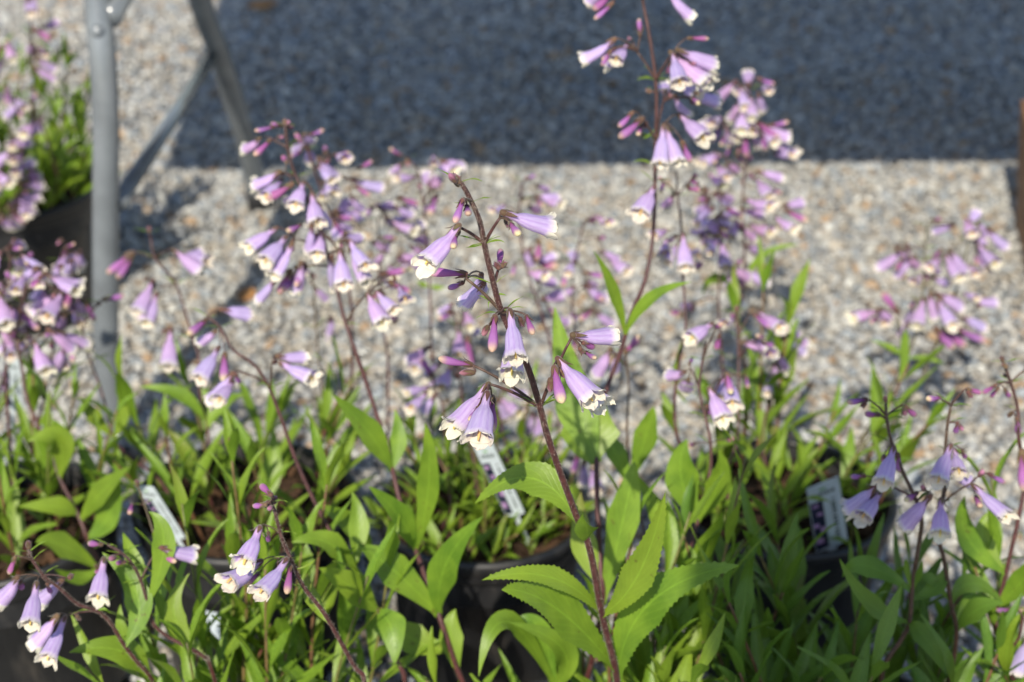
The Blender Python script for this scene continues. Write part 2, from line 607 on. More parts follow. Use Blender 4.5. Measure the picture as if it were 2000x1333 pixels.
for sx in (-0.65, 0.65):
    rl = mobj('rail', box_mesh('rail', (0.03, 0.64, 0.03), 0.004), M['metal'], table)
    rl.location = TC + TR @ Vector((sx, 0, 0.684)) - TL
    rl.rotation_euler = (0, 0, R(1.5))
for dy in (-0.30, 0.30):
    rl = mobj('rail', box_mesh('rail', (1.5, 0.022, 0.035), 0.004), M['metal'], table)
    rl.location = TC + TR @ Vector((0, dy, 0.682)) - TL
    rl.rotation_euler = (0, 0, R(1.5))

# ------------------------------------------------------------------ wooden crate at the edge of the gravel
def wood_material():
    m, nt, b = new_mat('orange_brown_wood')
    tc = N(nt, 'ShaderNodeTexCoord')
    mp = N(nt, 'ShaderNodeMapping'); mp.inputs['Scale'].default_value = (4, 40, 40)
    nt.links.new(tc.outputs['Object'], mp.inputs['Vector'])
    ns = N(nt, 'ShaderNodeTexNoise'); ns.inputs['Scale'].default_value = 4; ns.inputs['Detail'].default_value = 8
    nt.links.new(mp.outputs[0], ns.inputs['Vector'])
    c = ramp(nt, ns.outputs['Fac'], [(0.3, (0.13, 0.055, 0.02)), (0.55, (0.27, 0.125, 0.045)), (0.75, (0.36, 0.18, 0.07))])
    nt.links.new(c, b.inputs['Base Color'])
    b.inputs['Roughness'].default_value = 0.75
    bump(nt, b, ns.outputs['Fac'], 0.5, 0.002)
    return m


M['wood'] = wood_material()
crate = empty('wooden_crate', (0.815, 2.30, 0.0), 'orange brown wooden crate standing on the gravel beyond the flowers', 'crate')
crate.rotation_euler = (0, R(-4.5), R(-7))
crate.scale = (1, 1, .84)


def board(name, size, loc):
    o = mobj(name, box_mesh(name, size, 0.003), M['wood'], crate)
    o.location = loc
    return o


for sx in (-1, 1):
    for zz in (0.05, 0.125, 0.195):
        b_ = board('plank', (0.25, 0.066, 0.014), (sx * 0.165, 0, zz)); b_.rotation_euler = (R(90), 0, R(90))
for sy in (-1, 1):
    for zz in (0.05, 0.125, 0.195):
        b_ = board('plank', (0.315, 0.066, 0.014), (0, sy * 0.118, zz)); b_.rotation_euler = (R(90), 0, 0)
for sx in (-1, 1):
    for sy in (-1, 1):
        b_ = board('corner_post', (0.228, 0.022, 0.022), (sx * 0.146, sy * 0.099, 0.118)); b_.rotation_euler = (0, R(90), 0)
for k in range(4):
    board('bottom_plank', (0.31, 0.05, 0.012), (0, -0.084 + k * 0.056, 0.016))


# ------------------------------------------------------------------ leaf, flower and bud shapes
def leaf_mesh(name, p0, p1, p2, width, nrm, nseg=12, fold=0.18, wav=0.05, serrate=0, wide=0.42, mats=None, curl=0.0):
    """a lance-shaped blade along the quadratic curve p0 p1 p2"""
    p0, p1, p2 = Vector(p0), Vector(p1), Vector(p2)
    L = (p1 - p0).length + (p2 - p1).length
    V, F, UV = [], [], []
    cols = (-1, -0.55, 0, 0.55, 1)
    ph = random.uniform(0, 6)
    rows = nseg * (1 if not serrate else 5)
    for i in range(rows + 1):
        t = i / rows
        c = p0 * (1 - t) ** 2 + p1 * 2 * t * (1 - t) + p2 * t * t
        tg = ((p1 - p0) * (1 - t) + (p2 - p1) * t).normalized()
        side = tg.cross(nrm)
        if side.length < 1e-5: side = tg.orthogonal()
        side.normalize()
        nn = side.cross(tg).normalized()
        a = wide
        w = (t / a) ** 0.75 if t < a else max(0.0, (1 - t) / (1 - a)) ** 0.82
        w = 0.5 * width * max(w * (1.0 if t > 0.05 else 1), 0.22 if t < 0.1 else 0.015)
        if serrate and 0.10 < t < 0.96 and i % 3 == 0:
            w += serrate * width * 0.42 * random.uniform(.6, 1.2)
        for u in cols:
            z = abs(u) * fold * w + wav * width * math.sin(t * 11 + ph + (1.6 if u > 0 else 0)) * u * u - curl * width * u * u
            V.append(c + side * (u * w) + nn * z)
            UV.append((u * 0.5 + 0.5, t))
    m = len(cols)
    for i in range(rows):
        for k in range(m - 1):
            F.append((i * m + k, i * m + k + 1, (i + 1) * m + k + 1, (i + 1) * m + k))
    return mesh_from(name, V, F, mats, uvs=UV)


UNIT_LEAVES = []
for k in range(10):
    rise = random.uniform(0.25, 0.6)
    droop = random.uniform(-0.25, 0.35)
    me = leaf_mesh('leaf', (0, 0, 0), (0.5, random.uniform(-.06, .06), rise * 0.55), (0.92, 0, rise * 0.5 - droop * 0.6), random.uniform(0.145, 0.225),
                   Vector((0, 0, 1)), 10, random.uniform(0.15, 0.4), random.uniform(0.02, 0.09), 0, random.uniform(0.36, 0.55), curl=random.uniform(-.05, .1))
    me.materials.append(M['leaf'])
    me.polygons.foreach_set('use_smooth', [True] * len(me.polygons))
    UNIT_LEAVES.append(me)
UNIT_LEAVES_SHADED = []
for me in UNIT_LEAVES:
    m2 = me.copy(); m2.materials.clear(); m2.materials.append(M['leaf_shaded']); UNIT_LEAVES_SHADED.append(m2)

VIOLET, PINK, CREAM, YEL = np.array((0.62, 0.525, 0.80)), np.array((0.69, 0.44, 0.68)), np.array((0.82, 0.78, 0.64)), np.array((0.82, 0.60, 0.20))
MAROON, OLIVE = np.array((0.135, 0.036, 0.042)), np.array((0.13, 0.13, 0.045))


def lerp3(a, b, t):
    t = max(0.0, min(1.0, t))
    return a * (1 - t) + b * t


def add_calyx(V, F, MI, C, scale=1.0, closed=0.0, rng=random):
    """five pointed sepals round the base, local +Z along the flower"""
    base = len(V)
    n = 10
    rings = [(0.012, -0.03), (0.042, -0.02), (0.058, 0.01), (0.066, 0.05)]
    for r, z in rings:
        for i in range(n):
            a = 2 * math.pi * i / n
            V.append(Vector((r * scale * math.cos(a), r * scale * math.sin(a), z * scale)))
            C.append(lerp3(MAROON, OLIVE, rng.uniform(0.1, 0.5)))
    for j in range(len(rings) - 1):
        for i in range(n):
            k = (i + 1) % n
            F.append((base + j * n + i, base + j * n + k, base + (j + 1) * n + k, base + (j + 1) * n + i)); MI.append(1)
    for s in range(5):
        a0 = 2 * math.pi * s / 5
        b0 = len(V)
        out = rng.uniform(0.0, 0.07) * (1 - closed)
        for (u, z, hw) in ((0, 0.05, 0.62), (0.4, 0.10, 0.52), (0.75, 0.15, 0.28)):
            r = 0.069 - closed * 0.012 * u + out * u * u
            for k in (-1, 0, 1):
                a = a0 + k * hw * 0.9
                V.append(Vector(((r + (0.006 if k == 0 else 0)) * scale * math.cos(a), (r + (0.006 if k == 0 else 0)) * scale * math.sin(a), z * scale)))
                C.append(lerp3(MAROON, OLIVE, rng.uniform(0.0, 0.7)))
        r = 0.068 - closed * 0.02 + out * 1.8
        V.append(Vector((r * scale * math.cos(a0), r * scale * math.sin(a0), 0.215 * scale))); C.append(MAROON * 0.8)
        for j in range(2):
            for k in range(2):
                F.append((b0 + j * 3 + k, b0 + j * 3 + k + 1, b0 + (j + 1) * 3 + k + 1, b0 + (j + 1) * 3 + k)); MI.append(1)
        F.append((b0 + 6, b0 + 7, b0 + 9)); MI.append(1)
        F.append((b0 + 7, b0 + 8, b0 + 9)); MI.append(1)


def flower_mesh(seed, age=0.0):
    """tubular two-lipped corolla: base at 0, lower lip ends near z = 1, +Y is the upper side"""
    rg = random.Random(seed)
    n = 30
    V, F, MI, C = [], [], [], []
    fat = rg.uniform(0.86, 1.12)
    bend = rg.uniform(-0.02, 0.09)
    prof = [(0.02, .056), (0.08, .060), (0.15, .062), (0.21, .066), (0.27, .082), (0.33, .118), (0.39, .146), (0.46, .164), (0.54, .176), (0.62, .184), (0.68, .191), (0.72, .200)]
    ph = rg.uniform(0, 1)
    tv = lerp3(VIOLET, PINK, age + rg.uniform(-0.05, 0.12))

    def place(r, a, z):
        flat = 0.76 if z > 0.3 else 1 - 0.24 * max(0, (z - 0.15) / 0.15)
        ridge = 1 + 0.035 * math.cos(5 * (a - math.pi / 2)) * min(1, max(0, (z - 0.2) * 3)) + 0.012 * math.sin(3 * a + ph * 6 + z * 9)
        x, y = r * math.cos(a) * ridge, r * math.sin(a) * flat * ridge
        y += -bend * math.sin(math.pi * min(1, z)) + 0.012 * z
        if z > 0.25 and math.sin(a) < -0.6: y += 0.02 * min(1, (z - 0.25) * 4)
        return Vector((x, y, z))

    for z, r in prof:
        for i in range(n):
            a = math.pi / 2 - math.pi * 2 / 5 * 1.0 + 2 * math.pi * i / n
            rr = r * (fat if z > 0.25 else 1)
            V.append(place(rr, a, z))
            c = lerp3(lerp3(PINK, VIOLET, 0.25), tv, (z - 0.05) / 0.3)
            c = lerp3(c, np.array((0.62, 0.52, 0.84)), (z - 0.45) * 1.3 * (0.5 + 0.5 * math.sin(a)))
            line = math.cos(10 * (a - math.pi / 2))
            if line > 0.75 and z > 0.15: c = c * np.array((0.86, 0.78, 0.92))
            if math.sin(a) < -0.4: c = lerp3(c, np.array((0.66, 0.58, 0.78)), (z - 0.3) * 1.2)
            C.append(c)
    for j in range(len(prof) - 1):
        for i in range(n):
            k = (i + 1) % n
            F.append((j * n + i, j * n + k, (j + 1) * n + k, (j + 1) * n + i)); MI.append(0)
    last = (len(prof) - 1) * n
    rm = prof[-1][1] * fat
    a_start = math.pi / 2 - 2 * math.pi / 5
    for lobe in range(5):
        ac = a_start + 2 * math.pi / 5 * (lobe + 0.5)
        upper = lobe in (0, 1)
        ln = (0.15 if upper else (0.26 if lobe == 3 else 0.22)) * rg.uniform(0.7, 1.2)
        curl = rg.uniform(-0.03, 0.08)
        rows, seg = 6, 6
        ids = [last + (lobe * seg + k) % n for k in range(seg + 1)]
        prev = ids
        for j in range(1, rows + 1):
            u = j / rows
            hw = (math.pi / 5) * (max(0.0, 1 - u ** 2.6) ** 0.5) * (1.0 if upper else 1.06)
            hw = max(hw, 0.06)
            cur = []
            for k in range(seg + 1):
                s = (k / seg - 0.5) * 2
                a = ac + s * hw
                if upper:
                    r = rm + (0.03 + curl) * u ** 1.5 + 0.012 * s * s * u
                    z = 0.72 + ln * math.sin(u * 1.8)
                else:
                    r = rm + 0.028 * math.sin(u * 2.2) + curl * u ** 3 - 0.02 * u * (1 - s * s) * (lobe == 3)
                    z = 0.72 + ln * u - 0.02 * s * s * u
                r += 0.018 * math.sin(6 * s + u * 4 + ph * 9 + lobe * 2) * u
                z += 0.016 * math.sin(8 * s + ph * 20 + lobe * 3) * u
                cur.append(len(V))
                V.append(place(r, a, z))
                if upper:
                    C.append(lerp3(np.array((0.64, 0.54, 0.84)), CREAM, u * 1.5))
                else:
                    c = lerp3(np.array((0.72, 0.66, 0.84)), CREAM, u * 3.0)
                    if lobe == 3 and abs(s) < 0.4: c = lerp3(lerp3(CREAM, YEL, 0.35), CREAM, u * 2.0)
                    C.append(c)
            for k in range(seg):
                F.append((prev[k], prev[k + 1], cur[k + 1], cur[k])); MI.append(0)
            prev = cur
    # palate: the raised yellowish floor that closes the throat, and the bearded tongue
    b0 = len(V)
    pr, ps = 6, 8
    for j in range(pr + 1):
        u = j / pr
        for k in range(ps + 1):
            s = (k / ps - 0.5) * 2
            a = -math.pi / 2 + s * 1.25
            lift = math.sin(math.pi * (0.15 + 0.85 * u)) * (0.6 + 0.4 * math.cos(s * math.pi * 2)) * (1 - s * s * 0.6)
            r = rm * (0.97 - 0.9 * lift)
            V.append(place(r, a, 0.58 + 0.24 * u))
            C.append(lerp3(CREAM, YEL, (1 - s * s) * 0.6 * (0.5 + 0.5 * math.cos(s * 9)) * (1 - u * .5)))
    for j in range(pr):
        for k in range(ps):
            q = b0 + j * (ps + 1) + k
            F.append((q, q + 1, q + ps + 2, q + ps + 1)); MI.append(0)
    tv2, tf = tube([Vector((0, 0.02, 0.5)), Vector((0, 0.02, 0.66)), Vector((0, 0.0, 0.77)), Vector((0, -0.03, 0.84))], 0.02, 0.035, 6,
                   rfun=lambda f: 0.010 + 0.016 * math.sin(f * 2.8))
    b0 = len(V)
    for v in tv2: V.append(v); C.append(YEL * rg.uniform(0.8, 1.15))
    for f in tf: F.append(tuple(b0 + i for i in f)); MI.append(0)
    add_calyx(V, F, MI, C, 1.0, 0.0, rg)
    me = mesh_from('flower', V, F, [M['petal'], M['calyx']], MI, C)
    me.polygons.foreach_set('use_smooth', [True] * len(me.polygons))
    return me


def bud_mesh(seed, slim=1.0):
    rg = random.Random(seed)
    n = 14
    V, F, MI, C = [], [], [], []
    prof = [(0.02, .06), (0.12, .075), (0.22, .085), (0.34, .10), (0.48, .125), (0.62, .15), (0.74, .158), (0.84, .150), (0.92, .118), (0.975, .065), (1.0, .012)]
    col0 = lerp3(np.array((0.30, 0.085, 0.26)), np.array((0.38, 0.11, 0.22)), rg.random())
    col1 = lerp3(np.array((0.42, 0.20, 0.52)), np.array((0.47, 0.15, 0.38)), rg.random())
    tip = lerp3(np.array((0.74, 0.62, 0.36)), np.array((0.66, 0.42, 0.34)), rg.random())
    bend = rg.uniform(-0.05, 0.05)
    for z, r in prof:
        for i in range(n):
            a = 2 * math.pi * i / n
            rr = r * slim * (1 + 0.05 * math.cos(5 * a + 1) * z)
            V.append(Vector((rr * math.cos(a), rr * math.sin(a) * 0.9 + bend * math.sin(math.pi * z), z)))
            c = lerp3(col0, col1, z * 1.5)
            C.append(lerp3(c, tip, (z - 0.72) / 0.22))
    for j in range(len(prof) - 1):
        for i in range(n):
            k = (i + 1) % n
            F.append((j * n + i, j * n + k, (j + 1) * n + k, (j + 1) * n + i)); MI.append(0)
    add_calyx(V, F, MI, C, 1.5, 0.3, rg)
    me = mesh_from('bud', V, F, [M['petal'], M['calyx']], MI, C)
    me.polygons.foreach_set('use_smooth', [True] * len(me.polygons))
    return me


def calyx_bud_mesh(seed):
    rg = random.Random(seed)
    V, F, MI, C = [], [], [], []
    n = 10
    prof = [(0.1, .16), (0.35, .24), (0.6, .235), (0.8, .16), (0.95, .03)]
    for z, r in prof:
        for i in range(n):
            a = 2 * math.pi * i / n
            V.append(Vector((r * math.cos(a), r * math.sin(a), z)))
            C.append(lerp3(np.array((0.16, 0.05, 0.07)), np.array((0.45, 0.2, 0.3)), (z - 0.4) * 1.6 + rg.uniform(-.1, .1)))
    for j in range(len(prof) - 1):
        for i in range(n):
            k = (i + 1) % n
            F.append((j * n + i, j * n + k, (j + 1) * n + k, (j + 1) * n + i)); MI.append(1)
    add_calyx(V, F, MI, C, 3.4, 0.35, rg)
    me = mesh_from('calyx_bud', V, F, [M['petal'], M['calyx']], MI, C)
    me.polygons.foreach_set('use_smooth', [True] * len(me.polygons))
    return me


FLOWERS = [flower_mesh(100 + k, (0, 0.1, 0.0, 0.3, 0.15, 0.05, 0.45, 0.0)[k % 8]) for k in range(14)]
PINK_FLOWERS = [flower_mesh(120 + k, (0.2, 0.4, 0.6, 0.3, 0.85, 0.1)[k % 6]) for k in range(12)]
BUDS = [bud_mesh(200 + k, random.uniform(0.72, 0.95)) for k in range(6)]
CBUDS = [calyx_bud_mesh(300 + k) for k in range(4)]


def orient(axis, roll_ref):
    z = axis.normalized()
    y = roll_ref - z * roll_ref.dot(z)
    if y.length < 1e-4: y = z.orthogonal()
    y.normalize()
    x = y.cross(z)
    return Matrix((x, y, z)).transposed()


# ------------------------------------------------------------------ potted plants
class Plant:
    def __init__(self, label, cx, cy, dia=0.18, h=0.17, tilt=None, in_shade=False, pink=False):
        self.flowers = PINK_FLOWERS if pink else FLOWERS
        self.dense = 0.0
        self.root = empty('potted_plant', (cx, cy, 0), label, 'potted plant', 'potted flowers set out on the gravel')
        self.o = Vector((cx, cy, 0))
        self.r, self.h, self.soil = dia / 2, h, h - 0.022
        self.leaves = UNIT_LEAVES_SHADED if in_shade else UNIT_LEAVES  # a pot standing in shade takes the leaf copy with painted-in shade
        r, rb = dia / 2, dia / 2 * 0.80
        prof = [(0.004, 0.003), (rb - 0.004, 0.003), (rb, 0.008), (r - 0.006, h - 0.026), (r - 0.001, h - 0.024), (r + 0.001, h - 0.020), (r + 0.001, h - 0.012), (r + 0.0035, h - 0.010),
                (r + 0.0045, h - 0.004), (r + 0.003, h), (r - 0.001, h), (r - 0.003, h - 0.004), (r - 0.004, h - 0.03), (r - 0.006, h - 0.05)]
        me = lathe('pot', prof, 56)
        self.pot = mobj('pot', me, M['pot'], self.root)
        # soil with lumps and bark chips
        V, F = [(0, 0, self.soil + 0.006)], []
        rings, n = 7, 32
        for j in range(1, rings + 1):
            for i in range(n):
                a = 2 * math.pi * i / n
                q = (r - 0.0035 - 0.0015) * j / rings
                x, y = q * math.cos(a), q * math.sin(a)
                V.append((x, y, self.soil + 0.006 * noise.noise((x * 60 + cx * 9, y * 60, 1)) + 0.006 * (1 - j / rings)))
        for i in range(n): F.append((0, 1 + i, 1 + (i + 1) % n))
        for j in range(rings - 1):
            for i in range(n):
                k = (i + 1) % n
                F.append((1 + j * n + i, 1 + (j + 1) * n + i, 1 + (j + 1) * n + k, 1 + j * n + k))
        self.soil_o = mobj('soil', mesh_from('soil', V, F), M['soil'], self.root)
        V, F, C = [], [], []
        for _ in range(230):
            q, a = (r - 0.012) * math.sqrt(random.random()), random.uniform(0, 6.3)
            p = Vector((q * math.cos(a), q * math.sin(a), self.soil + random.uniform(0.003, 0.008)))
            rot = Matrix.Rotation(random.uniform(0, 6.3), 3, 'Z') @ Matrix.Rotation(random.uniform(-.5, .5), 3, 'X')
            sx, sy, sz = random.uniform(.003, .011), random.uniform(.0015, .004), random.uniform(.001, .002)
            c = lerp3(np.array((0.03, 0.018, 0.011)), np.array((0.10, 0.055, 0.03)), random.random() ** 2)
            b0 = len(V)
            for dz in (-1, 1):
                for dx, dy in ((-1, -1), (1, -1), (1, 1), (-1, 1)):
                    V.append(p + rot @ Vector((dx * sx * random.uniform(.7, 1), dy * sy, dz * sz))); C.append(c)
            F += [tuple(b0 + i for i in f) for f in ((0, 3, 2, 1), (4, 5, 6, 7), (0, 1, 5, 4), (1, 2, 6, 5), (2, 3, 7, 6), (3, 0, 4, 7))]
        ch = mobj('bark_chips', mesh_from('bark_chips', V, F, None, None, C), M['chip'], self.soil_o, smooth=False)
        ch['kind'] = 'stuff'
        if tilt:
            for o_ in (self.pot, self.soil_o): o_.rotation_euler = tilt

    # -------- small pieces
    def child(self, name, me, parent, mat4):
        o = bpy.data.objects.new(name, me)
        COL.objects.link(o)
        o.parent = parent
        o.matrix_local = Matrix.Translation(-self.o) @ mat4
        return o

    def leaf_at(self, parent, p, direction, nrm, length, wid=1.0):
        x = direction.normalized()
        y = nrm.cross(x)
        if y.length < 1e-4: y = x.orthogonal()
        y.normalize()
        z = x.cross(y)
        m = Matrix((x * length, y * length * wid, z * length)).transposed().to_4x4()
        return self.child('leaf', random.choice(self.leaves), parent, Matrix.Translation(p) @ m)

    def stem_obj(self, V, F, C):
        me = mesh_from('stem', [v - self.o for v in V], F, None, None, C)
        return mobj('stem', me, M['stem'], self.root)

    def hairs(self, parent, path, r, count, length=0.0012):
        V, F = [], []
        for _ in range(count):
            i = random.randrange(len(path) - 1)
            p = path[i].lerp(path[i + 1], random.random())
            t = (path[i + 1] - path[i]).normalized()
            a = random.uniform(0, 6.283)
            n = t.orthogonal().normalized()
            b = t.cross(n)
            d = n * math.cos(a) + b * math.sin(a)
            s = t.cross(d)
            q = p + d * r(i / len(path)) * 0.95
            tip = q + (d + t * random.uniform(-.4, .4)) * length * random.uniform(.6, 1.2)
            k = len(V)
            V += [q + s * 0.00007, q - s * 0.00007, tip]
            F.append((k, k + 1, k + 2))
        o = mobj('stem_hairs', mesh_from('stem_hairs', [v - self.o for v in V], F), M['hair'], parent, smooth=False)
        o['kind'] = 'stuff'

    def shoot(self, x, y, h, lean, pairs, ll, bare=0.1):
        """a leafy shoot without flowers"""
        b = self.o + Vector((x, y, self.soil))
        top = b + Vector((lean[0], lean[1], h))
        mid = b.lerp(top, 0.5) + Vector((random.uniform(-.01, .01), random.uniform(-.01, .01), 0.006))
        path = catmull([b - Vector((0, 0, 0.01)), b.lerp(mid, .5), mid, top], 4)
        V, F = tube(path, 0.0019, 0.0009, 6)
        g = lerp3(np.array((0.16, 0.055, 0.04)), np.array((0.12, 0.15, 0.03)), random.random())
        s = self.stem_obj(V, F, [g] * len(V))
        a = random.uniform(0, 3.1)
        for k in range(pairs):
            f = bare + (1 - bare) * (k + 0.6) / pairs
            i = min(len(path) - 2, int(f * (len(path) - 1)))
            p = path[i].lerp(path[i + 1], f * (len(path) - 1) - i) if f < 1 else path[-1]
            a += math.pi / 2 + random.uniform(-.4, .4)
            t = (path[i + 1] - path[i]).normalized()
            for sgn in (0, math.pi):
                d = Vector((math.cos(a + sgn), math.sin(a + sgn), 0))
                up = 0.35 + 1.1 * f * random.uniform(.5, 1.2)
                dr = (d + t * up).normalized()
                self.leaf_at(s, p, dr, (t - dr * t.dot(dr) + Vector((0, 0, .2))).normalized(), ll * random.uniform(.7, 1.15) * (1 - 0.35 * f ** 2), random.uniform(.75, 1.1))
        return s

    def basal(self, count, ll, sector=(0, 6.283)):
        V, F = tube([self.o + Vector((0, 0, self.soil - .01)), self.o + Vector((0, 0, self.soil)), self.o + Vector((0, 0, self.soil + 0.012))], 0.006, 0.003, 6)
        s = self.stem_obj(V, F, [np.array((0.12, 0.06, 0.03))] * len(V))
        for _ in range(count):
            a = random.uniform(*sector)
            q = random.uniform(0.0, self.r * 0.75)
            p = self.o + Vector((q * math.cos(a), q * math.sin(a), self.soil))
            a += random.uniform(-.9, .9)
            d = Vector((math.cos(a), math.sin(a), random.uniform(.35, 1.5))).normalized()
            self.leaf_at(s, p, d, Vector((0, 0, 1)), ll * random.uniform(.6, 1.2), random.uniform(.7, 1.1))

    # -------- a flowering stem read from the photograph
    def stem(self, pts, data='', r0=0.0021, r1=0.0011, L=0.037, root=None, hairy=0, leafy=None, lsize=0.075, green=0.0, nleaf=None, dense=None):
        dense = self.dense if dense is None else dense
        P = [W(*p) for p in pts]
        if root is None:
            v = Vector((P[0].x, P[0].y, 0)) - self.o
            v.z = 0
            if v.length > self.r * 0.62: v = v.normalized() * self.r * 0.62
            root = v * 0.8
        else:
            root = Vector((root[0], root[1], 0))
        s0 = self.o + root + Vector((0, 0, self.soil - 0.008))
        if (P[0] - s0).length > 0.03:
            mid = s0.lerp(P[0], 0.5) + (s0 - P[0]).cross(Vector((0, 1, 0))).normalized() * 0.004
            ctrl = [s0, mid] + P
        else:
            ctrl = [s0] + P
        path = catmull(ctrl, 5)
        nb = len(path)
        dark, mid_c, tipc = np.array((0.075, 0.018, 0.017)), np.array((0.105, 0.036, 0.034)), np.array((0.066, 0.030, 0.027))
        V, F = tube(path, r0, r1, 8)
        C = []
        gcol = np.array((0.11, 0.13, 0.035))
        for i in range(nb):
            f = i / nb
            c = lerp3(dark, tipc, f)
            c = lerp3(c, gcol, green)
            C += [c] * 8
        pend = []           # pieces to hang once the stem exists
        ppx = [PX(p) for p in path]

        def near(px, py):
            best = min(range(nb), key=lambda i: (ppx[i][0] - px) ** 2 + (ppx[i][1] - py) ** 2)
            return best

        def twig(a, b, ra, rb, arch=0.25, n=6):
            """an arching stalk from a to b"""
            d = b - a
            c1 = a + d * 0.45 + Vector((0, 0, d.length * arch))
            pth = [a * (1 - t) ** 2 + c1 * 2 * t * (1 - t) + b * t * t for t in [k / 6 for k in range(7)]]
            k0 = len(V)
            tube(pth, ra, rb, n, V, F)
            cc = lerp3(np.array((0.07, 0.026, 0.025)), np.array((0.11, 0.085, 0.045)), random.random() * 0.5)
            C.extend([cc] * (len(V) - k0))

        hub = None; node = None; kd = None
        nodes = []
        lines = []
        for ln in data.strip().splitlines():
            lines.append(ln)
            w = ln.split()
            if w and w[0] in 'fb' and random.random() < dense:
                q = [float(x) for x in w[1:5]]
                jx, jy = random.uniform(-24, 24), random.uniform(-20, 22)
                ex, ey = (q[2] - q[0]) * random.uniform(.75, 1.05) + random.uniform(-22, 22), abs(q[3] - q[1]) * random.uniform(.6, 1.05) + random.uniform(-6, 16)
                kd_ = 'f' if random.random() < .72 else 'b'
                lines.append('%s %f %f %f %f %d %f' % (kd_, q[0] + jx, q[1] + jy, q[0] + jx + ex, q[1] + jy + ey, random.choice((1, -1)), random.uniform(-.022, .022)))
                if random.random() < .4:
                    jx, jy = random.uniform(-20, 20), random.uniform(-16, 18)
                    lines.append('c %f %f %f %f' % (q[0] + jx, q[1] + jy, q[0] + jx + random.uniform(-14, 14), q[1] + jy + random.uniform(0, 14)))
        for ln in lines:
            w = ln.split()
            if not w: continue
            k, q = w[0], [float(x) for x in w[1:]]
            if k == 'n':                                   # a node, optionally with the hub of its cyme
                i = near(q[0], q[1])
                node = path[i]; kd = node.y
                nodes.append(node)
                hub = node
                if len(q) >= 4:
                    dd = kd + (q[4] if len(q) > 4 else random.uniform(-.012, .006))
                    hub = W(q[2], q[3], dd)
                    twig(node, hub, r1 * 0.85, r1 * 0.6, 0.10)
                continue
            if k == 'l':                                   # a leaf: base, middle, tip, width in pixels
                bx, by, mx_, my_, tx, ty, wp = q[:7]
                dt = q[7] if len(q) > 7 else random.uniform(-.015, .02)
                sr = q[8] if len(q) > 8 else 0
                i = near(bx, by)
                p0 = path[i]
                p2 = W(tx, ty, p0.y + dt)
                pm = W(mx_, my_, p0.y + dt * 0.5)
                c1 = pm * 2 - (p0 + p2) * 0.5
                tocam = (CAMP - pm).normalized()
                nr = (tocam * 0.75 + Vector((random.uniform(-.15, .15), 0, 0.45))).normalized()
                sc = (p0 - CAMP).length / FPX
                me = leaf_mesh('leaf', p0 - self.o, c1 - self.o, p2 - self.o, wp * sc * 1.08, nr, 16, random.uniform(.1, .25), random.uniform(.02, .05), sr, random.uniform(.4, .5), [M['leaf']] if self.leaves is UNIT_LEAVES else [M['leaf_shaded']])
                pend.append(('leafmesh', me, None))
                continue
            bx, by, tx, ty = q[:4]
            sgn = q[4] if len(q) > 4 else (1.0 if random.random() < .4 else -1.0)
            db = q[5] if len(q) > 5 else random.uniform(-.010, .010)
            d0 = hub.y + db
            p = W(bx, by, d0)
            e = W(tx, ty, d0)
            sc = (p - CAMP).length / FPX
            proj = (e - p).length
            LL = L * random.uniform(.95, 1.06)
            if k == 'f': want = max(proj, LL) if proj > 0.8 * LL else min(LL, max(proj / 0.8, 0.74 * LL))
            elif k == 'b': want = min(max(proj * 1.05, LL * 0.45), LL * 0.95)
            else: want = min(max(proj, LL * 0.22), LL * 0.42)
            view = (p - CAMP).normalized()
            axis = e - p
            axis -= view * axis.dot(view)
            proj = axis.length
            if proj < want:
                axis = axis - view * (sgn * math.sqrt(max(0, want * want - proj * proj)) * (1.0 if k == 'f' else 0.8))
            ln_ = axis.length
            ref = Vector((0, 0, 1)) - view * 0.45 + Vector((random.uniform(-.15, .15), 0, 0))
            rot = orient(axis, ref)
            me = random.choice(self.flowers if k == 'f' else BUDS if k == 'b' else CBUDS)
            fat = 1.0 if k == 'f' else random.uniform(.9, 1.15)
            if k == 'f': fat = min(1.10, max(0.86, LL / ln_)) * random.uniform(.82, .93)
            m4 = Matrix.Translation(p) @ rot.to_4x4() @ Matrix.Diagonal((ln_ * fat, ln_ * fat, ln_, 1))
            twig(hub, p - axis.normalized() * 0.0008, r1 * 0.5, r1 * 0.42, 0.22 if (p - hub).length < 0.03 else 0.1, 5)
            pend.append((dict(f='flower', b='bud', c='bud')[k], me, m4))
        for nd in nodes:
            for sg in (-1, 1):
                dr = Vector((sg * random.uniform(.7, 1), random.uniform(-.6, .4), random.uniform(-.1, .5))).normalized()
                pend.append(('bract', nd, dr))
        s = self.stem_obj(V, F, C)
        for nm, me, m4 in pend:
            if nm == 'bract':
                self.leaf_at(s, me, m4, Vector((0, 0, 1)), random.uniform(.009, .018), random.uniform(.5, .8))
                continue
            if nm == 'leafmesh':
                mobj('leaf', me, None, s)
            else:
                self.child(nm, me, s, m4)
        # bracts where the flower stalks leave, and leaf pairs lower down
        if leafy is not None:
            lo = next((i for i in range(nb) if (path[i] - s0).length > 0.03), 1)
            hi = near(*leafy)
            npair = nleaf or max(1, int((path[hi] - path[lo]).length / 0.042))
            a = random.uniform(0, 3)
            for j in range(npair):
                i = lo + int((hi - lo) * (j + random.uniform(.2, .8)) / npair)
                t = (path[min(i + 1, nb - 1)] - path[i - 1]).normalized()
                a += math.pi / 2 + random.uniform(-.4, .4)
                for g_ in (0, math.pi):
                    d = Vector((math.cos(a + g_), math.sin(a + g_), 0))
                    dr = (d * random.uniform(.7, 1.1) + t * random.uniform(.5, 1.3)).normalized()
                    self.leaf_at(s, path[i], dr, (t + Vector((0, 0, .3))).normalized(), lsize * random.uniform(.7, 1.15), random.uniform(.75, 1.05))
        if hairy:
            self.hairs(s, path, lambda f: r0 + (r1 - r0) * f, hairy)
        return s


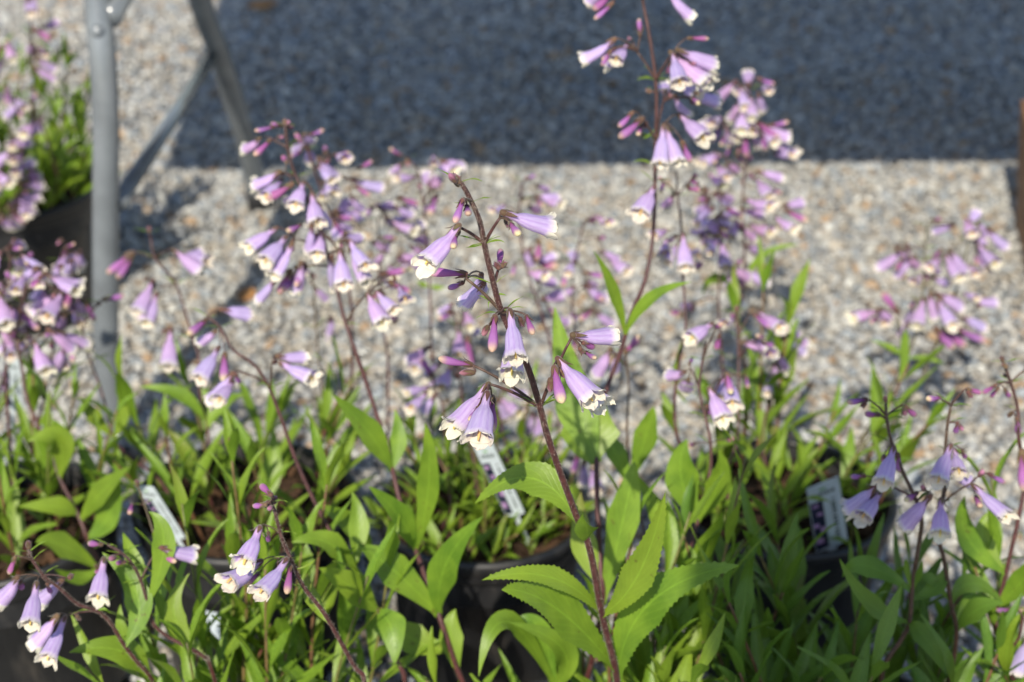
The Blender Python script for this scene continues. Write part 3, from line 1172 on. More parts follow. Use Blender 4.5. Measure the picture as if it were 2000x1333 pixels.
def bracts(pl, s, px, py, d, n=2, ln=0.012):
    p = W(px, py, d)
    for k in range(n):
        a = math.pi * k + random.uniform(-.4, .4)
        dr = Vector((math.cos(a), math.sin(a) * .5, random.uniform(-.1, .4))).normalized()
        pl.leaf_at(s, p, dr, Vector((0, 0, 1)), ln * random.uniform(.8, 1.3), 0.5)


# ================================================================== the plants, pot by pot
# ---- pot whose tall stem leads the picture (front row)
A = Plant('front pot with the tallest hairy maroon stem, nodding lilac bells and toothed leaves', 0.040, 1.165, 0.18)
hero = A.stem([(1206, 1333, 1.10), (1176, 1201, 1.075), (1152, 1074, 1.055), (1124, 1004, 1.045), (1073, 863, 1.03), (1055, 797, 1.02), (1029, 713, 1.01), (981, 613, 1.0), (957, 525, .995), (946, 477, .99), (937, 433, .985), (921, 395, .98), (904, 363, .98), (892, 352, .98)], '''
n 1055 797 955 750 -0.005
f 955 750 874 850 1 0.0
f 952 767 931 873 1 -0.012
b 960 775 957 846 1 0.012
b 935 795 917 822 1 -0.016
n 1055 797 924 714 0.004
b 922 713 856 700 1
c 926 728 895 729
n 1055 797 1092 706 -0.006
f 1088 700 1170 795 1 -0.004
f 1098 715 1190 804 1 0.014
b 1082 717 1098 787 1 -0.014
c 1076 740 1075 768
c 1094 722 1108 740
n 1055 797 1116 660 0.004
f 1116 655 1211 656 -1 0
b 1138 670 1160 678
b 1143 688 1164 700
c 1132 680 1140 692
n 983 615 978 612 -0.004
f 996 606 1009 713 1 -0.014
f 1003 640 999 746 1 0.010
b 967 617 961 687 1 -0.010
c 953 638 942 657
b 1028 617 1041 653 1 -0.010
c 1016 622 1022 640
n 981 613 911 545 0.0
b 911 536 833 531 1
b 905 552 875 563
f 946 552 905 598 -1 0.05
f 940 535 935 575 -1 0.05
n 965 560 975 522 0.01
b 975 524 978 486 -1 0.004
c 978 522 990 512
c 975 525 966 512
n 946 477 899 445 -0.004
f 897 440 820 526 1 -0.004
b 890 460 885 484 1 -0.008
c 896 452 880 466
n 946 477 976 427 -0.002
f 980 415 1092 449 -1 -0.002
b 996 436 1014 459 1 -0.008
c 988 430 1000 446
n 921 395 908 390
b 904 390 888 435 1 -0.004
b 912 402 915 419 1
n 900 358
c 896 362 886 350
c 890 355 876 338
c 893 356 884 338
c 896 358 893 342
l 1176 1201 1248 1120 1299 962 60 -0.03 0.10
l 1176 1201 1075 1128 941 1134 42 -0.03 0.13
l 1201 1312 1085 1188 980 1152 84 -0.05 0.10
l 1206 1330 1268 1180 1444 1104 80 -0.03 0.10
l 1138 1040 1040 935 928 984 68 0.03 0.06
l 1150 1062 1146 1032 1138 1000 44 -0.035 0.10
l 946 477 970 470 986 475 5 -0.01
l 946 477 925 482 909 484 4 -0.01
l 981 613 958 590 955 604 4 0.0
l 957 580 980 575 990 578 4 0.0
''', 0.00245, 0.00125, root=(0.03, -0.03), hairy=3200)
# tall second stem, flowers high against the shade
A.stem([(1176, 1180, 1.2), (1172, 1100, 1.21), (1165, 905, 1.26), (1176, 790, 1.30), (1211, 690, 1.33), (1235, 610, 1.36), (1262, 540, 1.38), (1277, 440, 1.40), (1280, 300, 1.42), (1282, 180, 1.43), (1270, 80, 1.44), (1255, 0, 1.45), (1246, -60, 1.45)], '''
n 1255 2 1210 -30
b 1197 -14 1158 20
f 1195 -40 1143 8
n 1255 2 1296 -26
f 1302 -20 1356 42
n 1279 158 1245 103
f 1202 76 1128 122
f 1214 92 1183 132 -1
b 1201 94 1176 118
b 1250 70 1248 36 -1
c 1232 78 1226 74
c 1252 62 1250 48
n 1279 158 1314 104
f 1322 97 1407 133 -1 -0.012
f 1328 113 1400 170 1 0.006
f 1314 105 1331 172 1 -0.01
b 1343 75 1385 76
b 1309 122 1305 143
n 1281 190 1268 180
c 1270 180 1262 176
n 1281 265 1295 200 0.02
f 1340 183 1412 204 -1 0.02
f 1318 186 1345 228 -1 0.02
b 1352 192 1366 203
c 1306 190 1312 186
f 1300 180 1296 168 -1 0.02
n 1281 265 1300 240
f 1296 244 1288 333 1 -0.012
f 1300 248 1328 328 1 -0.006
f 1326 224 1385 280 1 0.01
b 1332 276 1350 318
n 1281 265 1256 236
b 1256 231 1208 270
b 1252 247 1246 264
c 1262 240 1258 252
n 1278 352 1279 366
f 1279 364 1244 428 1 -0.01
b 1272 375 1268 392
l 1222 655 1198 570 1158 488 26 -0.02
l 1228 650 1268 585 1350 551 26 -0.02
l 1166 905 1120 770 1083 600 80 0.05
l 1166 908 1152 845 1166 752 112 0.03
l 1175 1180 1218 1010 1240 900 60 0.02
l 1174 1150 1140 1060 1135 960 50 0.03
l 1281 262 1262 268 1250 264 4 -.01
l 1280 158 1262 152 1243 158 4 -.01
l 1281 318 1258 314 1235 318 5 -.01
''', 0.0021, 0.0012, root=(-0.005, 0.035), hairy=2500, dense=.25)
# arching stem that leads up to the crowded cluster
A.stem([(897, 1318, 1.2), (857, 1201, 1.215), (812, 1075, 1.25), (784, 990, 1.28), (766, 917, 1.30), (745, 840, 1.33), (713, 741, 1.36), (696, 692, 1.38), (671, 618, 1.40), (653, 541, 1.42), (639, 497, 1.43), (626, 443, 1.44), (600, 390, 1.45), (574, 335, 1.46), (562, 290, 1.46), (557, 246, 1.46)], '''
n 562 290 535 275
b 529 273 496 304
n 557 246
b 550 247 530 241
c 560 244 566 236
c 557 244 556 232
c 562 248 574 248
n 578 345 556 340
f 548 335 489 368
f 551 350 511 391 1 0.01
b 560 318 552 305 -1
n 590 372 594 352
f 593 357 573 411 1 -0.01
f 609 378 620 445 1 -0.01
b 572 402 574 415 1
n 639 497 575 465
f 541 445 473 492
f 560 462 509 520 1 -0.006
f 572 476 529 548 1 -0.012
b 588 440 560 452
n 645 520 600 520
f 538 544 502 592
b 596 515 577 560
f 588 512 579 573
n 640 500 662 490
f 664 490 672 570 1 -0.014
f 683 478 720 563 1 -0.008
f 626 452 618 508
f 672 470 706 463 -1
n 680 640 712 580
f 717 573 752 641 1 -0.012
f 734 570 775 612 1
b 744 536 794 527
b 760 550 804 573
l 766 917 720 845 650 772 52 -0.02
l 766 917 778 858 771 800 34 0.02
l 812 1070 838 940 830 826 44 -0.015
l 814 1072 780 1010 720 951 50 -0.025
l 857 1201 872 1100 946 1008 58 -0.03
l 853 1201 770 1115 700 1065 66 0.0
l 899 1318 880 1240 890 1190 46 0.02
l 876 1262 800 1245 745 1190 60 0.02
''', 0.0022, 0.0011, root=(-0.055, 0.02), hairy=2000, dense=.6)
# stem to the right of the tall one
A.stem([(1300, 1290, 1.20), (1335, 1117, 1.24), (1363, 1018, 1.27), (1385, 933, 1.29), (1388, 868, 1.30), (1378, 815, 1.31), (1366, 760, 1.32), (1374, 693, 1.33), (1380, 668, 1.33)], '''
n 1366 755 1350 722
f 1339 727 1300 733
b 1346 712 1352 700
f 1345 740 1338 765 -1
n 1374 700 1400 640
f 1392 632 1340 668
b 1406 654 1398 684
b 1398 640 1410 632
n 1378 815 1410 740
f 1385 758 1418 832 1 -.01
b 1420 728 1428 770
f 1424 735 1432 800 1 .01
b 1380 792 1390 812
n 1388 868
b 1357 866 1350 869
c 1420 860 1434 858
l 1363 1018 1330 930 1342 858 66 0.01
l 1363 1018 1405 940 1402 880 46 -.01
l 1335 1117 1300 1030 1240 925 50 0.02
l 1330 1120 1385 1060 1412 1000 40 -.02
l 1310 1250 1350 1130 1330 1060 50 .03
''', 0.0017, 0.0009, root=(0.05, 0.02), hairy=800)
A.stem([(1290, 1200, 1.25), (1262, 1050, 1.30), (1235, 960, 1.34), (1225, 850, 1.38), (1228, 760, 1.41), (1222, 690, 1.42)], '''
n 1226 715 1200 690
f 1194 680 1160 740
f 1202 690 1200 735 -1
n 1222 692
b 1220 690 1250 655
c 1222 688 1212 672
l 1235 960 1200 880 1172 850 40 .02
l 1230 945 1262 850 1276 795 46 0
''', 0.0014, 0.0009, root=(0.035, 0.04), green=.2)
A.shoot(0.055, 0.00, 0.20, (0.03, 0.05), 6, 0.082)
A.shoot(0.065, 0.03, 0.17, (0.06, 0.03), 5, 0.080)
A.shoot(0.035, -0.045, 0.15, (0.05, -0.02), 5, 0.085)
A.shoot(0.01, 0.05, 0.16, (0.03, 0.04), 5, 0.075)
A.shoot(-0.06, -0.01, 0.10, (-0.04, 0.0), 4, 0.08)
A.shoot(0.06, -0.03, 0.10, (0.06, -0.02), 4, 0.075)
A.shoot(0.07, 0.0, 0.25, (0.05, 0.04), 7, 0.078)
for k in range(5):
    A.shoot(random.uniform(.02, .07), random.uniform(-.04, .05), random.uniform(.1, .2), (random.uniform(.01, .06), random.uniform(.0, .05)), 6, 0.088)
A.basal(22, 0.09)
# drooping pair over the rim
A.stem([(1085, 1345, 1.17)], '''
l 1085 1345 1052 1225 1000 1222 36 0.0
l 1085 1345 1100 1270 995 1215 52 -0.03
l 1060 1345 990 1215 935 1322 46 -0.06
''', 0.0015, 0.001, root=(0.0, 0.0), green=.5)

# ---- front row, to the left of it
B = Plant('front pot with low curving stems, few drooping lilac bells and upright leaves', -0.170, 1.150, 0.18)
B.stem([(300, 1333, 1.13), (268, 1293, 1.12), (243, 1261, 1.115), (215, 1216, 1.11), (190, 1194, 1.105), (152, 1180, 1.10), (116, 1149, 1.095), (85, 1124, 1.09), (60, 1089, 1.09), (57, 1076, 1.09)], '''
n 58 1078
c 57 1072 54 1055 -1
n 66 1098 40 1088
b 30 1088 17 1122
n 85 1124 78 1126
f 35 1127 -6 1178
f 72 1138 56 1233 1 -.008
f 123 1131 75 1178 -1 .012
b 92 1140 100 1158
b 40 1135 42 1150
c 135 1130 142 1122
n 190 1194 132 1202
f 113 1202 62 1266
f 127 1206 86 1301 1 -.010
c 150 1203 158 1212
l 243 1261 270 1170 200 1080 52 .03
l 300 1320 230 1270 135 1275 60 -.02
l 268 1293 240 1240 235 1180 30 .03
l 190 1194 205 1190 214 1199 6 .0
''', 0.0016, 0.0009, root=(-0.06, 0.01), hairy=1200)
B.stem([(412, 1304, 1.14), (398, 1283, 1.135), (362, 1262, 1.13), (328, 1244, 1.13), (300, 1219, 1.13), (289, 1180, 1.13), (275, 1135, 1.13), (261, 1106, 1.13), (240, 1082, 1.13), (210, 1064, 1.13)], '''
n 212 1065
b 200 1064 172 1061
n 240 1082 215 1088
f 203 1091 188 1182 1 -.006
b 205 1110 186 1118
n 261 1106 240 1098
b 244 1098 228 1100
c 225 1090 212 1092
n 275 1135 303 1080 0.01
f 314 1070 390 1087 -1
b 312 1082 344 1098
l 289 1180 320 1060 290 1000 44 .02
l 289 1180 262 1100 240 1040 34 .03
l 398 1283 340 1200 370 1120 40 .03
''', 0.0015, 0.0009, root=(-0.03, 0.0), hairy=1500)
B.stem([(712, 1333, 1.07), (691, 1300, 1.065), (635, 1201, 1.05), (592, 1145, 1.045), (568, 1092, 1.04), (550, 1050, 1.04), (538, 1004, 1.04), (530, 982, 1.04)], '''
n 531 983 531 976
b 530 968 509 947 -1
c 528 980 512 990
b 520 986 494 988
c 532 984 540 968
c 530 990 524 996
n 546 1036 518 1026
f 508 1030 470 1112 1 -.006
b 524 1040 524 1058
n 568 1092 545 1090
f 511 1096 432 1143 1 .006
f 561 1092 499 1167 1 -.012
b 505 1120 480 1140 1 .01
b 540 1125 537 1150
b 568 1106 560 1160 1 -.01
l 592 1145 565 1140 548 1128 5 0
l 580 1115 600 1105 616 1092 5 0
l 640 1215 610 1170 600 1120 30 .03
''', 0.0017, 0.0009, root=(0.055, 0.0), hairy=1600)
# long stem that climbs to the pale bells in front of the leg shadow
B.stem([(790, 1333, 1.17), (770, 1280, 1.175), (738, 1195, 1.19), (700, 1124, 1.21), (652, 1050, 1.23), (617, 986, 1.25), (578, 900, 1.28), (550, 820, 1.31), (522, 750, 1.34), (494, 711, 1.36), (455, 683, 1.37), (430, 640, 1.38), (405, 619, 1.39)], '''
n 405 620
b 404 624 366 654
f 430 604 495 617 -1
n 428 640
f 423 646 390 670
f 428 678 382 752 1 -.01
b 439 690 437 746 1 -.012
n 518 752 462 725
f 456 728 404 793
f 456 745 421 790 1 .01
b 460 730 468 748
n 526 764 533 700
f 539 696 604 698 -1
f 546 709 622 744 1 -.01
c 540 704 534 712
l 617 986 690 1030 726 1075 50 .03
l 700 1124 640 1060 570 1060 46 -.02
l 738 1195 690 1150 622 1110 64 -.02
l 740 1200 765 1230 770 1300 60 -.03
l 690 1105 700 1030 688 960 40 .03
''', 0.0019, 0.001, root=(0.065, 0.03), hairy=2000)
B.stem([(330, 1150, 1.2), (305, 1060, 1.22), (290, 1010, 1.23), (270, 950, 1.24)], '''
n 270 952
c 269 950 266 936 -1
n 282 985 262 985
b 258 984 253 1004
l 305 1060 300 1045 310 1020 5 0
l 330 1120 310 1090 316 1040 24 0
''', 0.0011, 0.0007, root=(-0.04, 0.04), green=.3)
for (x, y, h, lx, ly, n_) in ((-.05, .02, .21, -.01, .04, 6), (-.03, .05, .24, .0, .05, 7), (.02, .045, .22, .02, .05, 6), (-.02, -.02, .15, -.03, .0, 5), (.04, .0, .17, .03, .03, 5), (-.06, -.02, .13, -.06, 0, 4),
                            (.0, .01, .19, .0, .02, 6), (.055, .04, .17, .03, .03, 5), (-.005, .06, .17, -.02, .06, 5)):
    B.shoot(x, y, h, (lx, ly), n_, 0.088)
for k in range(6):
    B.shoot(random.uniform(-.06, .06), random.uniform(-.01, .06), random.uniform(.12, .2), (random.uniform(-.04, .04), random.uniform(.0, .05)), 6, 0.086)
B.basal(24, 0.09)

# ---- front row, right: in the photographer's shade
C_ = Plant('pot of dark green shaded leaves with nodding bells beside the gravel gap', 0.245, 1.185, 0.18, in_shade=True)
C_.stem([(1723, 1314, 1.16), (1760, 1250, 1.165), (1776, 1216, 1.165), (1783, 1138, 1.17), (1797, 1050, 1.17), (1800, 1015, 1.17), (1790, 979, 1.17), (1765, 925, 1.175), (1742, 866, 1.18), (1732, 820, 1.18), (1730, 790, 1.18)], '''
n 1730 788
c 1730 786 1729 772
n 1731 812 1700 783
b 1693 780 1655 786
c 1690 788 1682 795
n 1731 812 1760 792
b 1768 794 1789 812
c 1764 800 1770 812
n 1731 820 1715 812
b 1718 811 1690 808
n 1744 870 1745 868
f 1746 873 1722 957 1 -.008
b 1753 886 1759 924
c 1727 890 1724 905
n 1790 979 1725 945
f 1713 947 1645 1005
f 1720 962 1678 1018 1 .012
b 1690 930 1661 931
n 1790 979 1815 962
f 1818 968 1757 1037 -1 -.012
b 1792 962 1768 978
c 1806 958 1800 948
l 1783 1160 1690 1105 1645 1128 44 .02
l 1783 1160 1770 1110 1772 1092 13 -.005
l 1783 1160 1796 1120 1801 1095 13 -.005
l 1783 1165 1830 1145 1850 1100 34 .02
l 1776 1216 1700 1180 1640 1092 40 -.02
l 1776 1216 1810 1250 1850 1320 44 -.03
''', 0.0020, 0.001, root=(0.01, -0.03), hairy=2200, green=.15)
C_.stem([(1868, 1250, 1.18), (1857, 1177, 1.18), (1843, 1089, 1.18), (1833, 1050, 1.18), (1840, 985, 1.185), (1848, 945, 1.19), (1846, 890, 1.19), (1850, 835, 1.19), (1857, 793, 1.19)], '''
n 1856 797 1840 782
b 1836 777 1810 779
n 1856 797 1886 760
b 1888 760 1917 768
c 1890 765 1900 778
n 1852 830 1868 826
b 1870 826 1866 846
c 1872 830 1882 842
n 1847 880 1857 868
f 1857 870 1828 953 1 -.01
f 1864 878 1876 932 1 .005
b 1880 880 1886 894
n 1847 940 1853 918
f 1854 922 1901 946 -1
f 1838 975 1836 1058 1 -.01
n 1840 985 1895 945
f 1899 947 1978 1019 1
b 1905 970 1916 990
b 1930 925 1964 943
c 1912 930 1922 918
l 1857 1177 1815 1130 1790 1140 22 0
l 1857 1177 1900 1140 1960 1180 40 .02
l 1866 1240 1910 1190 1960 1180 44 -.02
''', 0.0018, 0.001, root=(0.05, -0.01), hairy=1800, green=.15)
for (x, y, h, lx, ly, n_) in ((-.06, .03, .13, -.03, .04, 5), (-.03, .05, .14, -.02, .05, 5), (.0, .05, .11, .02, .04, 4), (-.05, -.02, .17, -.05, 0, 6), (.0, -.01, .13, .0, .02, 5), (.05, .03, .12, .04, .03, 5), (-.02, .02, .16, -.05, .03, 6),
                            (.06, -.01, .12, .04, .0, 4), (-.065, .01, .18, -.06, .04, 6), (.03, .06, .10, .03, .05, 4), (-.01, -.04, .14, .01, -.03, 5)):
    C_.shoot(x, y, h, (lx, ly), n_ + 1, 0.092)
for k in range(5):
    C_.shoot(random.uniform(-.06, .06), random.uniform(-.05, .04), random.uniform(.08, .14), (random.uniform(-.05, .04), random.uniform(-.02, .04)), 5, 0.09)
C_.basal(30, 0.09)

# ---- front row, far right edge
D = Plant('pot at the right end of the front row with dark unopened buds on bare stems', 0.445, 1.215, 0.18)
D.stem([(1945, 1230, 1.22), (1965, 1120, 1.23), (1990, 1010, 1.24), (2002, 930, 1.25), (1990, 860, 1.25), (1988, 800, 1.26), (1974, 748, 1.26), (1965, 722, 1.26), (1958, 705, 1.26)], '''
n 1959 708
c 1959 706 1955 695 -1
c 1966 718 1958 710
c 1968 735 1960 732
n 1974 748 1950 750
b 1946 752 1918 768
b 1950 758 1935 776
b 1962 760 1972 775
n 1974 748 2002 722
b 2004 720 2030 735
n 1988 800 1978 806
b 1986 816 1990 850
c 1976 806 1968 816
b 1996 880 2000 960
l 1960 1110 1890 1050 1885 968 46 .0
l 1960 1115 1920 1060 1930 1000 44 .02
l 1950 1180 1900 1180 1868 1235 40 -.02
l 1950 1180 2000 1130 2030 1080 46 -.02
''', 0.0019, 0.001, root=(-0.05, 0.0), hairy=1500)
D.stem([(1965, 1300, 1.19), (1990, 1245, 1.19), (1996, 1205, 1.19), (1985, 1190, 1.19)], '''
n 1986 1192
b 1978 1190 1945 1192
f 2012 1240 1978 1325
''', 0.0013, 0.0009, root=(-0.04, -0.02))
for (x, y, h, lx, ly, n_) in ((-.06, .0, .14, -.05, .02, 5), (-.03, .03, .16, -.02, .03, 5), (.0, 0, .18, .0, .02, 5), (.04, .02, .2, .03, .03, 6), (-.05, -.03, .10, -.05, -.02, 4), (-.06, .03, .18, -.03, .05, 5)):
    D.shoot(x, y, h, (lx, ly), n_, 0.08)
D.basal(14, 0.08)

# ---- second row: middle pot
E = Plant('middle pot with a broad black rim, a leaning plant tag and magenta lilac bells', -0.025, 1.504, 0.18, pink=True)
E.dense = 0.75
E.stem([(930, 1000, 1.50), (925, 900, 1.53), (905, 800, 1.56), (895, 700, 1.6), (890, 630, 1.62), (884, 605, 1.63)], '''
n 890 640 905 620
f 907 622 932 655
f 897 646 897 704 1 -.01
b 884 612 857 624
c 880 606 872 598
n 897 720 875 700
f 862 708 828 737
f 879 718 857 768 1 -.01
f 840 676 793 710
''', 0.0014, 0.0009, root=(-.02, 0), leafy=(915, 860), lsize=.06)
E.stem([(880, 1000, 1.47), (872, 900, 1.49), (866, 800, 1.5), (850, 760, 1.51), (846, 735, 1.51)], '''
n 852 762 840 758
f 837 757 786 770
f 833 768 793 804 1 -.01
n 847 740
b 846 738 822 700
''', 0.0014, 0.0009, root=(-.05, -.01), leafy=(868, 850), lsize=.065)
E.stem([(1000, 980, 1.51), (990, 880, 1.55), (970, 800, 1.58), (962, 770, 1.59)], '''
n 966 785 970 772
f 981 761 1033 774 -1
f 967 780 990 821
f 976 778 1022 812 1 .01
n 980 820 1030 806
f 1041 806 1032 850
''', 0.0014, 0.0009, root=(0.02, 0), leafy=(985, 860), lsize=.06)
E.stem([(1060, 960, 1.53), (1090, 850, 1.58), (1080, 700, 1.62), (1060, 620, 1.66), (1030, 530, 1.69), (1015, 440, 1.71), (1018, 370, 1.72), (1024, 350, 1.73)], '''
n 1022 355
b 1026 350 1046 342
n 1017 395 1042 384
f 1045 384 1096 391 -1
b 1048 392 1062 402
n 1016 420 990 402
f 986 402 956 412
n 1028 520 1034 490
f 1031 485 1037 524
f 1045 512 1089 497
b 1006 515 1000 540
n 1050 590 1054 560
f 1047 550 1088 553 -1
f 1056 585 1106 573 -1
b 1070 600 1085 612
''', 0.0014, 0.0009, root=(0.03, 0.02), leafy=(1080, 820), lsize=.06)
E.stem([(1080, 940, 1.55), (1130, 820, 1.6), (1128, 700, 1.65), (1118, 600, 1.69), (1120, 520, 1.72), (1132, 470, 1.73), (1140, 435, 1.74)], '''
n 1138 440
b 1147 430 1173 422
n 1132 475 1165 462
b 1165 468 1182 463
f 1172 490 1213 513 -1
n 1120 520 1124 510
f 1124 515 1116 495 -1
f 1118 512 1108 540
b 1142 532 1180 540
n 1120 580 1144 556
f 1144 557 1188 590
f 1124 560 1090 580
n 1120 620 1150 605
b 1158 602 1132 626
f 1160 610 1200 640
b 1112 640 1094 660
''', 0.0014, 0.0009, root=(0.05, 0.04), leafy=(1128, 800), lsize=.06)
E.stem([(1108, 960, 1.5), (1128, 910, 1.5), (1132, 890, 1.5)], '''
n 1132 890
b 1130 885 1118 926
f 1141 900 1139 948
''', 0.001, 0.0007, root=(0.06, 0.0))
E.stem([(760, 900, 1.56), (758, 780, 1.6), (757, 700, 1.63), (745, 600, 1.66), (740, 500, 1.69), (738, 430, 1.71)], '''
n 738 432 750 412
f 737 406 768 402 -1
f 752 423 772 440 -1
b 745 412 735 398
n 740 480 752 466
b 740 463 771 463
f 724 472 760 490 -1
f 752 490 728 520
n 745 560 790 515
f 788 508 820 526 -1
f 778 500 812 505 -1
f 760 520 770 545
''', 0.0014, 0.0009, root=(-.06, .04))
E.stem([(840, 930, 1.57), (846, 780, 1.63), (842, 640, 1.68), (838, 540, 1.71), (832, 450, 1.73), (824, 380, 1.75), (818, 340, 1.76), (800, 312, 1.77)], '''
n 802 314
b 785 304 761 290
c 794 312 798 326
n 820 350 803 347
b 802 345 776 341
n 826 395 840 378
f 838 366 834 336 -1
f 846 372 852 346 -1
n 828 410 850 330
f 862 314 909 330 -1
b 860 322 850 318
n 834 470 792 402
f 786 402 814 402 -1
f 800 420 770 432
n 836 500 790 456
f 774 450 836 436 -1
f 798 463 843 474 -1
f 800 480 830 500 -1
b 770 470 755 478
l 838 565 826 556 812 548 12 0
l 838 565 855 562 872 561 12 0
''', 0.0014, 0.0009, root=(-.03, .06), leafy=(846, 800), lsize=.055)
for k in range(15):
    a = 6.283 * k / 15 + random.uniform(-.2, .2)
    q = random.uniform(.015, .06)
    E.shoot(q * math.cos(a), q * math.sin(a) * .9 + .012, random.uniform(.05, .12), (math.cos(a) * .02, math.sin(a) * .02), random.choice((3, 4, 5)), 0.052)
for k in range(12):
    a = math.pi + math.pi * (k + .5) / 12
    E.shoot(.07 * math.cos(a), .066 * math.sin(a), random.uniform(.015, .05), (math.cos(a) * .008, math.sin(a) * .008), 3, 0.046)
E.basal(60, 0.05)

# ---- second row: left of the middle
Fp = Plant('black pot with a slanting plant tag, thin red stems and pale bells', -0.232, 1.515, 0.19)
Fp.dense = 0.75
Fp.stem([(412, 985, 1.5), (409, 920, 1.5), (405, 838, 1.52), (391, 767, 1.55), (388, 697, 1.57), (377, 661, 1.58), (356, 591, 1.6), (340, 550, 1.62), (303, 506, 1.64), (295, 470, 1.65), (291, 452, 1.65)], '''
n 293 455
c 292 453 290 442 -1
n 303 506 265 493
b 260 495 228 545
n 303 506 335 486
f 338 488 403 537 1
f 352 500 402 495 -1
n 345 560 305 562
f 300 558 260 620
f 307 572 279 641 1 -.01
n 377 661 340 642
f 333 641 329 727 1
c 326 644 316 650
n 400 820
l 400 820 350 770 272 757 28 0
l 405 838 432 790 478 772 34 .02
''', 0.0015, 0.0009, L=.038, leafy=(408, 880), lsize=.07)
Fp.stem([(352, 1000, 1.47), (307, 933, 1.49), (254, 894, 1.51), (222, 855, 1.53), (201, 774, 1.55), (173, 693, 1.58), (162, 645, 1.6), (176, 615, 1.6), (194, 590, 1.6)], '''
n 194 590
b 200 586 244 577
c 196 592 186 596
n 163 650 142 600
f 152 580 160 614
b 146 600 136 610
f 141 506 133 537
l 222 858 180 810 160 780 30 0
l 222 858 240 810 228 760 26 .01
''', 0.0014, 0.0008, leafy=(290, 915), lsize=.06)
Fp.stem([(650, 1000, 1.55), (678, 938, 1.56), (684, 830, 1.58), (688, 700, 1.6), (686, 600, 1.62), (672, 500, 1.63), (656, 439, 1.64), (639, 405, 1.645), (615, 335, 1.65), (600, 285, 1.65), (595, 268, 1.65)], '''
n 597 272 605 266
b 605 264 632 254
n 603 290 588 290
b 592 284 577 260 -1
b 588 296 566 306
n 615 335 645 305
f 626 310 658 354 -1
b 653 303 683 299
b 636 302 635 285 -1
c 640 318 628 316
b 700 330 728 314
n 632 380 686 352
f 686 350 761 370 -1
b 693 364 724 383
f 637 345 655 385 1
f 640 362 625 390 1
n 650 425 655 412
f 653 412 719 424 -1
f 658 418 684 388 -1
f 650 430 690 455 -1
f 645 420 668 480 1 .01
b 648 415 640 428
''', 0.0016, 0.0009, root=(.06, .02), leafy=(684, 820), lsize=.07)
Fp.stem([(645, 960, 1.57), (622, 700, 1.66), (616, 620, 1.68), (612, 560, 1.69), (600, 520, 1.7)], '''
n 604 530
f 600 520 584 560 -1
b 596 518 588 535
f 612 560 640 590 -1
n 618 640 650 620
f 648 618 640 660
''', 0.0013, 0.0008, root=(.05, .05), green=.3, leafy=(632, 830), lsize=.06)
for k in range(9):
    a = 6.283 * k / 9 + random.uniform(-.2, .2)
    q = random.uniform(.045, .08)
    Fp.shoot(q * math.cos(a), q * math.sin(a), random.uniform(.06, .145), (math.cos(a) * .035, math.sin(a) * .03), random.choice((4, 5, 6)), 0.084)
Fp.basal(14, 0.07)

# ---- second row: far left, pot leaning a little
H = Plant('leaning black pot beside the curved table leg, crowded with pink lilac bells', -0.415, 1.480, 0.19, tilt=(0, R(-7), 0), pink=True)
H.dense = 0.85
H.stem([(100, 960, 1.46), (74, 831, 1.5), (56, 790, 1.51), (46, 740, 1.52), (36, 680, 1.53), (34, 640, 1.54), (46, 580, 1.55), (58, 530, 1.56)], '''
n 56 545 70 520
f 72 524 47 548
f 85 535 170 564 -1
b 62 524 50 512
n 50 570 105 566
f 109 570 61 618
f 122 573 84 628 1 -.01
n 46 590 20 560
f 0 575 12 646
f 32 551 16 582
b 20 548 12 530
n 36 670 62 660
f 67 668 93 734 1 -.01
f 39 660 48 690
f 0 640 26 680
n 40 690 108 640
f 113 645 178 678 -1
f 127 675 107 731
b 139 675 142 708
b 104 650 88 655
''', 0.0018, 0.001, L=.038, leafy=(80, 850), lsize=.075)
H.stem([(30, 1000, 1.45), (18, 850, 1.5), (10, 740, 1.54), (8, 650, 1.56), (14, 560, 1.58), (22, 500, 1.6)], '''
n 20 515 14 490
b 10 486 44 485
f 26 500 44 520
f 0 500 -24 540
n 12 580
f 4 585 -20 640
f 20 600 44 636
''', 0.0016, 0.001, leafy=(18, 830), lsize=.075)
H.stem([(174, 1060, 1.40), (152, 1004, 1.41), (116, 933, 1.43), (104, 890, 1.44)], '''
n 105 895
l 114 930 112 860 52 862 54 -.02
l 114 930 122 870 104 820 44 .0
l 152 1004 110 990 34 990 40 -.02
l 160 1020 200 960 256 912 44 -.03
l 170 1050 215 1000 228 905 50 .0
''', 0.0022, 0.0014, root=(.06, -.03))
H.stem([(190, 1110, 1.36), (180, 1090, 1.37), (170, 1070, 1.38)], '''
l 190 1110 120 1065 70 1060 50 -.03
l 190 1110 150 1130 105 1110 30 -.03
''', 0.0018, 0.0014, root=(.075, -.05))
for k in range(9):
    a = 6.283 * k / 9 + random.uniform(-.2, .2)
    q = random.uniform(.02, .07)
    H.shoot(q * math.cos(a), q * math.sin(a), random.uniform(.08, .17), (math.cos(a) * .03, math.sin(a) * .03), random.choice((5, 6)), 0.072)
H.stem([(60, 900, 1.52), (90, 760, 1.58), (110, 640, 1.63), (118, 540, 1.67), (122, 490, 1.69)], '''
n 120 510 140 495
f 146 490 158 520
f 128 500 112 530
b 130 482 146 476
n 115 570 90 552
f 88 552 64 590
f 100 560 118 600
n 112 620 140 600
f 142 604 160 640
f 128 612 110 650
''', 0.0016, 0.0009, root=(.01, .05), L=.038, leafy=(105, 680), lsize=.075)
